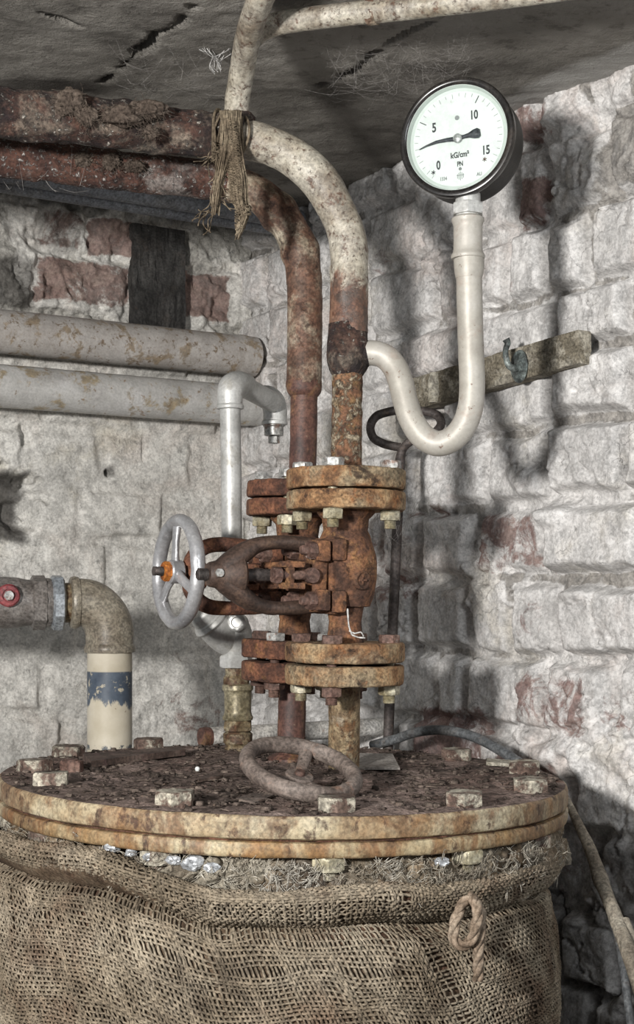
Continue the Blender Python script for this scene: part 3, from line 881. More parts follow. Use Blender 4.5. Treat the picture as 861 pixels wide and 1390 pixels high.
def build_wall_left():
    global WARP
    st = .0036
    us = np.arange(-.02, .80, st)
    zs = np.concatenate([np.arange(0, .66, .02), np.arange(.66, 1.80, st)])
    U, Z = np.meshgrid(us, zs, indexing='ij')
    zt = [1.80, 1.668, 1.548, 1.435, 1.325, 1.212, 1.10, .985, .87, .76, .65, .5, .35, .2, 0]
    J = [[245, 190, 125, 60], [312, 247, 177, 50], [260, 130], [300, 190, 60], [262, 141, 34], [225, 110, 30], [260, 150, 60], [230, 105], [290, 190, 60], [200, 90], [240, 100], [200], [120], [200]]
    rr = np.random.default_rng(15)
    rows = []
    for i in range(14):
        js = [px_u(p, EL) for p in J[i]]
        a, left = js[0], []
        while a > -.2:
            a -= rr.uniform(.14, .24)
            left.append(a)
        b, right = js[-1], []
        while b < 1.0:
            b += rr.uniform(.14, .24)
            right.append(b)
        rows.append((zt[i], zt[i + 1], left[::-1] + js + right, {}))
    h, edge = bricks(U, Z, rows, .006, .013, .010, 121, .012)
    q = np.stack([U, Z, np.zeros_like(U) + 3], -1)
    rdg = np.abs(fbm(q * 7, 5, 137, .6))
    h = h - .0045 * smooth(.03, .0, rdg) * smooth(-.1, .2, fbm(q * 4, 3, 138))
    h = h + .0035 * np.abs(fbm(q * 26, 5, 139, .65))
    WARP = .009 * fbm(q * 30, 4, 36, .6)
    zone = smooth(1.43, 1.50, Z)                                        # bare brickwork above the thick pipes
    sm = smooth(-.25, .25, fbm(q * 8, 4, 177))
    thick = np.where(zone > .5, 0, 1) * sm
    h = h * (1 - .75 * thick)
    h = np.maximum(h, (-.010 + .022 * smooth(0, .5, fbm(q * 12, 4, 178))) * (.35 + .65 * zone) - .004 * (1 - zone))
    h = h + .005 * fbm(q * 15, 5, 131, .55) + .0018 * fbm(q * 75, 3, 132) + zone * (.013 * fbm(q * 26, 5, 133, .65) * np.where(edge > -1, 1, 1) - .010 * smooth(.12, .5, fbm(q * 34, 3, 134)))
    # broken hollow at the far end and small holes
    for (px, py, ru, rz, dep) in ((5, 680, .075, .065, .05), (30, 700, .03, .035, .02), (148, 642, .007, .007, .03), (2, 450, .02, .02, .01), (32, 590, .008, .025, .015), (195, 610, .004, .03, .006),
                                  (375, 480, .02, .012, .012)):
        u0, z0 = wall_uz(px, py, EL)
        d = np.sqrt(((U - u0) / ru) ** 2 + ((Z - z0) / rz) ** 2) + .45 * fbm(q * 32, 3, 66)
        h = h - dep * smooth(1.15, .6, d)
    red = np.zeros_like(U)
    for (a, b, c, d, s) in ((122, 300, 190, 350, 1), (50, 352, 178, 415, .72), (247, 372, 312, 432, 1), (55, 285, 112, 340, .55), (190, 300, 245, 350, .5), (250, 270, 300, 300, .4), (340, 380, 362, 400, .9), (130, 880, 300, 960, .34), (235, 940, 300, 1000, .42),
                            (560, 955, 660, 1075, .75)):
        red = np.maximum(red, s * region(a, b, c, d, EL, U, Z, .012))
    mort = np.clip(edge * .3 + .75 * zone * smooth(-.3, .3, fbm(q * 11, 4, 95)) * (1 - np.clip(red * 1.6, 0, 1)), 0, 1)
    soot_shade = np.zeros_like(U)
    for (a, b, c, d, s) in ((-40, 635, 42, 740, .95), (-40, 340, 50, 420, .8), (50, 280, 115, 345, .62), (-40, 260, 330, 292, .8), (140, 632, 156, 646, 1), (-40, 745, 110, 800, .5), (0, 545, 300, 572, .42), (40, 440, 330, 500, .6), (190, 700, 270, 860, .38), (240, 860, 320, 990, .35)):  # soot patches; also darker in the hollows and along the thick pipes
        soot_shade = np.maximum(soot_shade, s * region(a, b, c, d, EL, U, Z, .022))
    soot_shade = np.maximum(soot_shade, .42 * smooth(-.2, .5, fbm(q * 5, 3, 99)))

    def to3(U, Z, h):
        V = np.empty(U.shape + (3,))
        V[..., 0] = K[0] + U * EL[0] + h * NL[0]
        V[..., 1] = K[1] + U * EL[1] + h * NL[1]
        V[..., 2] = Z
        return V
    relief('wall_left', us, zs, h, np.stack([red, mort, soot_shade], -1), to3, 'wall_left', -.14)


def ceil_xy(px, py):
    D = (ZC - CAMZ) * FPX / (HY - py)
    return np.array([(px - CX) / FPX * D, D])


def build_ceiling():
    st = .006
    xs = np.arange(-1.0, 1.0, st)
    ys = np.arange(1.5, 3.42, st)
    X, Y = np.meshgrid(xs, ys, indexing='ij')
    q = np.stack([X, Y, np.zeros_like(X)], -1)
    h = .010 * fbm(q * 5, 4, 201) + .0028 * fbm(q * 20, 4, 202) + .0014 * fbm(q * 80, 3, 203)
    w = 0
    for pl, wd in (([(140, 112), (160, 95), (172, 86)], .006), ([(168, 90), (185, 74), (205, 58), (212, 46)], .0085), ([(212, 48), (245, 30), (262, 5)], .006), ([(500, 78), (530, 60), (560, 42), (590, 30)], .007),
                   ([(430, 118), (470, 105), (520, 70)], .005), ([(60, 25), (110, 40)], .003)):
        pts = [ceil_xy(*p) for p in pl]
        for a, b in zip(pts, pts[1:]):
            ab = b - a
            v = np.stack([X, Y], -1) - a
            t = np.clip((v @ ab) / (ab @ ab), 0, 1)
            d = np.linalg.norm(v - t[..., None] * ab, axis=-1) + wd * 1.3 * fbm(q * 30, 4, 208)
            h = h + .030 * smooth(wd, wd * .35, d)
    soot_shade = np.zeros_like(X)
    for (px, py, rx, ry, s) in ((60, 120, .22, .10, .75), (170, 70, .07, .16, .55), (215, 20, .10, .10, .5), (300, 230, .5, .2, .5), (560, 190, .30, .30, .62), (620, 100, .25, .14, .5), (500, 140, .16, .2, .6), (480, 240, .2, .14, .4)):  # soot blotches, with the overhead pipes' shadow painted in among them
        c = ceil_xy(px, py)
        d = np.sqrt(((X - c[0]) / rx) ** 2 + ((Y - c[1]) / ry) ** 2)
        soot_shade = np.maximum(soot_shade, s * smooth(1.1, .2, d))
    white = np.zeros_like(X)
    du = (X - K[0]) * NR[0] + (Y - K[1]) * NR[1]                        # distance out from the right-hand wall
    along = (X - K[0]) * ER[0] + (Y - K[1]) * ER[1]
    white = smooth(.13, .03, du) * smooth(.62, .98, along) * .8
    du2 = (X - K[0]) * NL[0] + (Y - K[1]) * NL[1]
    white = np.maximum(white, .35 * smooth(.10, .02, du2))

    def to3(X, Y, h):
        V = np.empty(X.shape + (3,))
        V[..., 0], V[..., 1] = X, Y
        V[..., 2] = ZC + h
        return V
    relief('ceiling', xs, ys, h, np.stack([soot_shade, white, soot_shade * 0], -1), to3, 'ceiling', .16)


build_wall_right()
build_wall_left()
build_ceiling()
mb = MB()
mb.box((0, 2.2, -.04), (2.6, 2.6, .08), None, 0)
tag(mb.build('floor', 'floor', None, None), None, None, None, 'structure')
# ------------------------------------------------------------------ the boiler: vessel, lid, bolts
VC = np.array([-.045, 2.03])
LR, LZ = .386, .751
TILT = 0.020                                             # the lid hangs a little lower on its far right


def lid_z(x):
    return LZ - (x - VC[0]) * TILT


def tilt_m():
    c = Vector((VC[0], VC[1], LZ))
    return Matrix.Translation(c) @ Matrix.Rotation(math.atan(TILT), 4, 'Y') @ Matrix.Translation(-c)


TM = tilt_m()
vessel = thing('boiler_vessel', 'round riveted boiler body wrapped in burlap under the heavy bolted lid', 'boiler', (VC[0], VC[1], 0))
vessel['label'] = 'round boiler body with pale rusty flange, wrapped in burlap below the lid'
mb = MB()
mb.lathe([(0, 0), (.335, 0), (.335, .70), (0, .70)], (VC[0], VC[1], 0), seg=96)
mb.build('shell', 'vessel_dark', vessel)
mb = MB()
mb.lathe([(.30, .7035), (.383, .7035), (LR - .001, .705), (LR, .708), (LR, .7175), (LR - .002, .7205), (LR - .006, .7215), (.30, .7215)], (VC[0], VC[1], 0), seg=260, step=.004, amp=.0013, ns=35)
mb.transform(TM).build('vessel_flange', 'flange_rim', vessel)
mb = MB()
mb.lathe([(.30, .7210), (LR - .007, .7210), (LR - .0055, .7225), (LR - .007, .7245), (.30, .7245)], (VC[0], VC[1], 0), seg=260, step=.004, amp=.0022, ns=60)
mb.transform(TM).build('gasket', 'seam_rust', vessel)

lid = thing('boiler_cover', 'thick round rusty boiler lid with bolts around its rim, littered with dirt', 'lid', (VC[0], VC[1], .724))
mb = MB()
mb.lathe([(0, .7235), (LR - .004, .7235), (LR - .001, .7255), (LR, .729), (LR, .746), (LR - .0015, .749), (LR - .004, .7505)], (VC[0], VC[1], 0), seg=300, step=.004, amp=.0013, ns=35, seed=3, cap=False)
mb.transform(TM).build('rim', 'lid_rim', lid)
# dirty top plate as a fine relief
rs = np.concatenate([np.linspace(0, .1, 12)[:-1], np.linspace(.1, LR - .0038, 110)])
th = np.linspace(0, 2 * PI, 520, endpoint=False)
R_, T_ = np.meshgrid(rs, th, indexing='ij')
X_, Y_ = VC[0] + R_ * np.cos(T_), VC[1] + R_ * np.sin(T_)
q = np.stack([X_, Y_, X_ * 0], -1)
crust = smooth(-.1, .5, fbm(q * 16, 4, 301)) * .0025 + .0018 * fbm(q * 90, 3, 302) + .0016 * np.abs(fbm(q * 45, 4, 303))
hz = LZ - .0006 + crust * smooth(LR - .003, LR - .02, R_)
mb = MB()
mb.rings(np.stack([X_, Y_, hz], -1), cap=False)
mb.transform(TM).build('top_plate', 'lid_top', lid, None)
bolt_xy = [(245, 1090), (457, 1100), (630, 1093), (720, 1074), (712, 1049), (620, 1031), (100, 1064), (47, 1047), (91, 1027), (199, 1016)]
def lid_pt(px, py):
    z = LZ
    for _ in range(4):
        D = (CAMZ - z) * FPX / (py - HY)
        x = (px - CX) / FPX * D
        z = lid_z(x)
    return np.array([x, D, z])
bolts3 = []
for i, (px, py) in enumerate(bolt_xy):
    p = lid_pt(px, py)
    r = p[:2] - VC
    rad = np.linalg.norm(r)
    r = r / rad * min(max(rad, .335), .358)
    x, y = VC + r
    bolts3.append((x, y))
    s = 1.0
    mb = MB()
    mb.hexn(.0245 * s, .0175, (x, y, lid_z(x) - .001), (random.uniform(-.03, .03), random.uniform(-.03, .03), 1), random.uniform(0, PI / 3) if i not in (0, 2) else .45, .0011, i * 7)
    mb.build('hex_bolt', 'lid_bolt', lid)
# nuts under the lower flange, one below each bolt in view and some between
for i, a in enumerate((-112, -81, -53, -29, 0, -142, -165)):
    x, y = VC + .366 * np.array([math.cos(math.radians(a)), math.sin(math.radians(a))])
    mb = MB()
    mb.hexn(.021, .016, (x, y, .704 - (x - VC[0]) * TILT - .0165), (0, 0, 1), random.uniform(0, 1), .0009, i * 5 + 2)
    mb.lathe([(.0, -.011), (.0105, -.011), (.0105, .002)], (x, y, .704 - (x - VC[0]) * TILT - .0165), seg=14)
    mb.build('flange_nut', 'nut_cream' if a in (-81, -53) else 'lid_bolt', vessel)

# ------------------------------------------------------------------ wool packing and burlap
def band_surface(u, v, kind):
    """u: angle in radians, v: 0..1 along the cloth's profile; returns points and normals."""
    cx, cy = VC[0] - .016, VC[1]
    p0 = np.stack([np.cos(u) * 2.2, np.sin(u) * 2.2, v * 0], -1)
    droop = .022 * smooth(-1.35, .15, np.where(u > PI / 2, u - 2 * PI, u)) + .006 * vnoise(p0 * 1.6, 7)
    droop = droop - .033 * smooth(-1.66, -2.08, u)
    if kind == 'roll':
        a = (-.30 + 1.32 * v) * PI + .0
        mr = .028 + .005 * fbm(p0 * 2.1, 3, 5)
        mz = .0245 + .004 * fbm(p0 * 1.7, 3, 6)
        rad = .377 + mr * np.cos(a - .2) + .006 * fbm(np.stack([np.cos(u) * 3, np.sin(u) * 3, v * 2.5], -1), 3, 9)
        z = .646 - mz * np.sin(a - PI * .32) * 1.0 - droop * np.where(droop > 0, .8, 1) + .004 * fbm(np.stack([np.cos(u) * 4, np.sin(u) * 4, v * 3], -1), 3, 10)
    else:
        z = .630 - droop - v * .40
        rad = .386 + .016 * np.sin(np.clip(v * 1.5, 0, 1) * PI) + .010 * fbm(np.stack([np.cos(u) * 2.6, np.sin(u) * 2.6, v * 4], -1), 4, 12)
        rad = rad - .03 * smooth(.05, 0, v)
        z = z + .012 * fbm(np.stack([np.cos(u) * 2, np.sin(u) * 2, v * 2 + 5], -1), 3, 14)
    rad = rad - .020 * smooth(-.75, .1, np.where(u > PI / 2, u - 2 * PI, u)) * (1 if kind != 'roll' else .6)
    return np.stack([cx + rad * np.cos(u), cy + rad * np.sin(u), z], -1)


def weave(mb, kind, u0, u1, nu, nv, skew=0.0, tr=.00125, seed=0, wob=.35, vr=(0, 1)):
    """Warp and weft threads as thin tubes going over and under one another."""
    def surf(u, v):
        p = band_surface(u, v, kind)
        e = 1e-3
        du = band_surface(u + e, v, kind) - p
        dv = band_surface(u, v + e, kind) - p
        n = np.cross(du, dv)
        n /= np.linalg.norm(n, axis=-1)[..., None] + 1e-12
        c = p - np.array([VC[0], VC[1], .64])
        c[..., 2] *= .3 if kind != 'roll' else 0
        # outward: away from the axis of the roll / vessel
        if kind == 'roll':
            core = np.stack([VC[0] - .016 + .372 * np.cos(u), VC[1] + .372 * np.sin(u), np.full_like(u, .64)], -1)
            s = np.sign((n * (p - core)).sum(-1))
        else:
            s = np.sign((n * c).sum(-1))
        return p, n * s[..., None]
    du, dv = (u1 - u0) / nu, (vr[1] - vr[0]) / nv
    r = np.random.default_rng(seed)
    ang = np.array([0, .5, 1, 1.5]) * PI
    def emit(C, N, rad):
        T = np.gradient(C, axis=0)
        T /= np.linalg.norm(T, axis=1)[:, None] + 1e-12
        B = np.cross(T, N)
        R = C[:, None] + (N[:, None] * np.cos(ang)[None, :, None] + B[:, None] * np.sin(ang)[None, :, None] * 1.35) * rad
        mb.rings(R)
    A = tr * .95
    for j in range(nv + 1):
        if r.random() < .02:
            continue
        t = np.arange(0, nu * 2 + 1) / 2
        i0, i1 = 0, len(t)
        u = u0 + t * du
        v = vr[0] + (j + wob * vnoise(np.stack([t * .09, t * 0 + j * .35, t * 0], -1), seed + 1) * 1.7) * dv
        v = np.clip(v, vr[0], vr[1])
        p, n = surf(u, v)
        off = A * np.cos(PI * (t + j)) * np.where(t % 1 == 0, 1, 0)
        emit(p + n * off[:, None], n, tr * r.uniform(.8, 1.25))
    for i in range(nu + 1):
        if r.random() < .03:
            continue
        t = np.arange(0, nv * 2 + 1) / 2
        v = vr[0] + t * dv
        u = u0 + (i + skew * t + wob * vnoise(np.stack([t * .11, t * 0 + i * .35, t * 0 + 9], -1), seed + 2) * 1.7) * du
        p, n = surf(u, v)
        off = -A * np.cos(PI * (t + i)) * np.where(t % 1 == 0, 1, 0)
        emit(p + n * off[:, None], n, tr * r.uniform(.8, 1.3))


def cloth_back(kind, u0, u1, nu, nv, inset, vr=(0, 1)):
    u = np.linspace(u0, u1, nu)
    v = np.linspace(vr[0], vr[1], nv)
    Uu, Vv = np.meshgrid(u, v, indexing='ij')
    p = band_surface(Uu, Vv, kind)
    if kind == 'roll':
        core = np.stack([VC[0] - .016 + .374 * np.cos(Uu), VC[1] + .374 * np.sin(Uu), p[..., 2] * 0 + .645], -1)
        d = p - core
        p2 = core + d * .86
        q2 = core + d * .7
    else:
        cdir = np.stack([np.cos(Uu), np.sin(Uu), Uu * 0], -1)
        p2, q2 = p - cdir * inset, p - cdir * (inset + .006)
    p2 = p2 + .0015 * fbm(p2 * 120, 3, 55)[..., None]
    a = p2.reshape(-1, 3)
    b = q2.reshape(-1, 3)
    f = []
    N = nu * nv
    ix = np.arange(N).reshape(nu, nv)
    for i in range(nu - 1):
        for j in range(nv - 1):
            f.append((ix[i, j], ix[i, j + 1], ix[i + 1, j + 1], ix[i + 1, j]))
            f.append((N + ix[i, j], N + ix[i + 1, j], N + ix[i + 1, j + 1], N + ix[i, j + 1]))
    for j in range(nv - 1):
        f.append((ix[0, j], N + ix[0, j], N + ix[0, j + 1], ix[0, j + 1]))
        f.append((ix[-1, j], ix[-1, j + 1], N + ix[-1, j + 1], N + ix[-1, j]))
    for i in range(nu - 1):
        f.append((ix[i, 0], ix[i + 1, 0], N + ix[i + 1, 0], N + ix[i, 0]))
        f.append((ix[i, -1], N + ix[i, -1], N + ix[i + 1, -1], ix[i + 1, -1]))
    m = MB()
    m.add(np.concatenate([a, b]), f)
    return m


A0, A1 = math.radians(-205), math.radians(18)
sleeve = thing('burlap_sleeve', 'coarse tan burlap cloth wound around the boiler body, below the rolled burlap band', 'burlap', (VC[0], VC[1], .24))
mb = MB()
weave(mb, 'sleeve', A0, A1, 300, 82, .45, .00125, 3, .55)
mb.build('woven_cloth', 'burlap', sleeve, None)
cloth_back('sleeve', A0, A1, 240, 60, .0035).build('lining', 'burlap_back', sleeve, None)
roll = thing('burlap_band', 'rolled band of loosely woven burlap around the boiler just under the wool packing', 'burlap', (VC[0], VC[1], .60))
mb = MB()
A1r = math.radians(-8)
weave(mb, 'roll', A0, A1r, 285, 22, .15, .00135, 5, .5)
mb.build('woven_cloth', 'burlap', roll, None)
cloth_back('roll', A0, A1r, 240, 24, .004).build('lining', 'burlap_back', roll, None)

# wool packing: lumpy ring plus tufts of fibre
mb = MB()
u = np.linspace(math.radians(-205), math.radians(20), 520)
ph = np.linspace(0, 2 * PI, 40, endpoint=False)
Uu, Pp = np.meshgrid(u, ph, indexing='ij')
p0 = np.stack([np.cos(Uu) * .38, np.sin(Uu) * .38, np.zeros_like(Uu)], -1)
big = smooth(-2.3, -.6, Uu)
lo = .668 - .014 * big
hi = .702 - .004 * (1 - big)
mid, hh = (lo + hi) / 2 - .012, (hi - lo) / 2 + .020
rad = .354 + .018 * np.cos(Pp) + .006 * big * np.cos(Pp)
z = mid + hh * np.sin(Pp)
pt = np.stack([VC[0] + rad * np.cos(Uu), VC[1] + rad * np.sin(Uu), z], -1)
nrm = np.stack([np.cos(Pp) * np.cos(Uu), np.cos(Pp) * np.sin(Uu), np.sin(Pp)], -1)
n1 = fbm(pt * 26, 5, 401, .6)
n2 = np.abs(fbm(pt * 48, 4, 402))
pt = pt + nrm * (.018 * n1 + .012 * n2 - .004)[..., None]
pt[..., 2] = np.minimum(pt[..., 2], .703 - (pt[..., 0] - VC[0]) * TILT)
mb.rings(pt)
bm = bmesh.new()
bmesh.ops.create_icosphere(bm, subdivisions=3, radius=1)
ico_v = np.array([x.co[:] for x in bm.verts])
ico_f = [[w.index for w in g.verts] for g in bm.faces]
bm.free()
for k in range(230):
    a = math.radians(random.uniform(-190, 8))
    g = float(smooth(-2.4, -.8, a))
    s = random.uniform(.006, .012) + g * random.uniform(0, .009)
    rr = .366 + random.uniform(-.014, .010)
    zz = min(.702 - s * .7, .680 - .014 * g + random.uniform(-.018, .018))
    v = ico_v * (1 + .55 * fbm(ico_v * 1.5 + k * 7, 4, 700 + k)[:, None])
    v = v * np.array([random.uniform(.9, 1.9), random.uniform(.7, 1.1), random.uniform(.6, 1.0)]) * s
    v = v @ np.array(Matrix.Rotation(random.uniform(-.7, .7), 3, 'Y')).T
    v = v @ np.array(Matrix.Rotation(a + PI / 2, 3, 'Z')).T
    v = v + np.array([VC[0] + rr * math.cos(a), VC[1] + rr * math.sin(a), zz - rr * math.cos(a) * TILT])
    v = v + .0016 * fbm(v * 170, 3, 9)[:, None]
    mb.add(v, ico_f)
wool = tag(mb.build('wool_packing', 'wool_grey', None, 80), 'dirty grey wool insulation stuffed between the lid flange and the rolled burlap', 'insulation', None, 'stuff')
mb = MB()
for k in range(2200):
    a = math.radians(random.uniform(-185, -22))
    if random.random() > .35 + .65 * smooth(-2.6, -.9, a):
        continue
    rr = .374 + random.uniform(-.006, .014)
    zz = random.uniform(.660, .700) - .012 * smooth(-1.4, 0, a)
    b = np.array([VC[0] + rr * math.cos(a), VC[1] + rr * math.sin(a), zz - (rr * math.cos(a)) * TILT])
    d = unit(np.array([-math.sin(a), math.cos(a), 0]) * random.gauss(0, 1) + np.array([math.cos(a), math.sin(a), 0]) * random.gauss(.1, .35) + np.array([0, 0, random.gauss(0, .55)]))
    L = random.uniform(.006, .018)
    c1 = b + d * L * .5 + np.array([0, 0, random.uniform(-.006, .005)])
    c2 = b + d * L + np.array([random.uniform(-.004, .004)] * 3)
    for s_ in range(2):
        o = np.array([random.gauss(0, .0012) for _ in range(3)])
        mb.tube([tuple(b + o), tuple(c1 + o), tuple(c2 + o * 2)], random.uniform(.0002, .0005), 4, .004)
tag(mb.build('wool_fibre', 'wool_fibre', None, None), 'loose pale wool fibres curling out of the packing under the lid', 'insulation', None, 'stuff')
# bits of crumpled foil and mica in the packing
for i, (px, py, s) in enumerate(((152, 1150, .008), (236, 1168, .007), (262, 1172, .010), (205, 1163, .007), (287, 1178, .008), (600, 1170, .007), (178, 1157, .006))):
    sl, D = (px - CX) / FPX, 2.0
    while (sl * D - VC[0]) ** 2 + (D - VC[1]) ** 2 < .381 ** 2:
        D -= .002
    c = P(px, py, D)
    bm = bmesh.new()
    bmesh.ops.create_icosphere(bm, subdivisions=3, radius=1)
    v = np.array([x.co[:] for x in bm.verts])
    f = [[w.index for w in g.verts] for g in bm.faces]
    bm.free()
    v = v * (1 + .5 * fbm(v * 1.7 + i * 9, 4, 500 + i)[:, None]) * np.array([1.25, .6, .8]) * s
    mb = MB()
    mb.add(v + np.array(c), f)
    lab = ['small shiny foil scrap wedged highest at the near end of the gap under the lid', 'crumpled foil scrap under the lid, just above the middle of the burlap band',
           'larger crumpled foil scrap beside pale wool under the lid', 'dull foil scrap low in the gap, touching the burlap band', 'white foil scrap at the edge of the pale wool tuft',
           'flat bright white scrap under the flange near the pale nut', 'tiny foil scrap beside the highest foil piece under the lid'][i]
    tag(mb.build('foil_scrap', 'foil', None, 20), lab, 'foil', 'foil scraps in the wool packing')

# rope loop hanging over the burlap band
def rope(mb, pts, r, turns_per_m=55, strands=3):
    s = spline([tuple(p)[:3] + (r,) for p in pts], .002)
    c = s[:, :3]
    T = np.gradient(c, axis=0)
    T /= np.linalg.norm(T, axis=1)[:, None]
    L = np.concatenate([[0], np.cumsum(np.linalg.norm(np.diff(c, axis=0), axis=1))])
    nn = unit(np.cross(T[0], [0, 1, 0.3]))
    N = []
    for t in T:
        nn = unit(nn - t * (nn @ t))
        N.append(nn)
    N = np.array(N)
    B = np.cross(T, N)
    for k in range(strands):
        a = L * turns_per_m * 2 * PI / 3 + k * 2 * PI / strands
        q = c + (N * np.cos(a)[:, None] + B * np.sin(a)[:, None]) * r * .55
        mb.tube([tuple(x) for x in q[::2]], r * .62, 8, .002, amp=.0004, ns=300, seed=k)


mb = MB()
Dr = 1.655
pts = [P(649, 1330, Dr + .01), P(650, 1290, Dr), P(652, 1262, Dr - .005), P(652, 1238, Dr), P(645, 1224, Dr + .01), P(634, 1222, Dr + .012), P(624, 1236, Dr + .004), P(617, 1258, Dr - .005), P(617, 1276, Dr - .008), P(626, 1283, Dr - .008),
       P(638, 1279, Dr - .01), P(645, 1262, Dr - .015), P(649, 1240, Dr - .012), P(646, 1226, Dr - .002), P(640, 1217, Dr + .02)]
rope(mb, pts, .0058)
tag(mb.build('rope_loop', 'rope', None, 60), 'short looped piece of brown twisted rope hanging over the burlap band', 'rope')

# ------------------------------------------------------------------ front and back stop valves
AX = unit([-.905, -.425, 0])
AY = np.cross([0, 0, 1], AX)


def frame(origin, ax=AX, up=(0, 0, 1)):
    z = unit(up)
    x = unit(np.asarray(ax) - z * (np.asarray(ax) @ z))
    y = np.cross(z, x)
    Mx = np.eye(4)
    Mx[:3, 0], Mx[:3, 1], Mx[:3, 2], Mx[:3, 3] = x, y, z, origin
    return Mx


FL_R = .0835


def flange_shape(mb, z0, z1, amp=.0012, seed=0, r=FL_R, inner=.018):
    mb.lathe([(inner, z0), (r - .0025, z0), (r - .0006, z0 + .0015), (r, z0 + .004), (r, z1 - .004), (r - .0006, z1 - .0015), (r - .0025, z1), (inner, z1)], (0, 0, 0), (0, 0, 1), 110, .0035, amp, 55, seed=seed)


def wheel(mb_rim, mb_spokes, R, tr, hub_r, a0, dish=.0, hub_h=.02):
    th = np.linspace(0, 2 * PI, 64, endpoint=False)
    mb_rim.tube([(0, R * math.cos(t), R * math.sin(t)) for t in th], tr, 20, .01, True, amp=.0009, ns=70, flat=.9)
    mb_spokes.lathe([(.004, -hub_h / 2), (hub_r * .9, -hub_h / 2), (hub_r, -hub_h / 2 + .002), (hub_r, hub_h / 2 - .002), (hub_r * .9, hub_h / 2), (.004, hub_h / 2)], (-dish, 0, 0), (1, 0, 0), 32, .004, .0006, 90)
    for k in range(3):
        a = a0 + k * 2 * PI / 3
        d = np.array([0, math.cos(a), math.sin(a)])
        mb_spokes.tube([tuple(d * hub_r * .6 + [-dish, 0, 0]) + (.0095,), tuple(d * R * .5 + [-dish * .8, 0, 0]) + (.0078,), tuple(d * (R - .002) + [0, 0, 0]) + (.0095,)], None, 16, .004, amp=.0007, ns=90, flat=.62, up=d * 0 + np.cross(d, [1, 0, 0]))


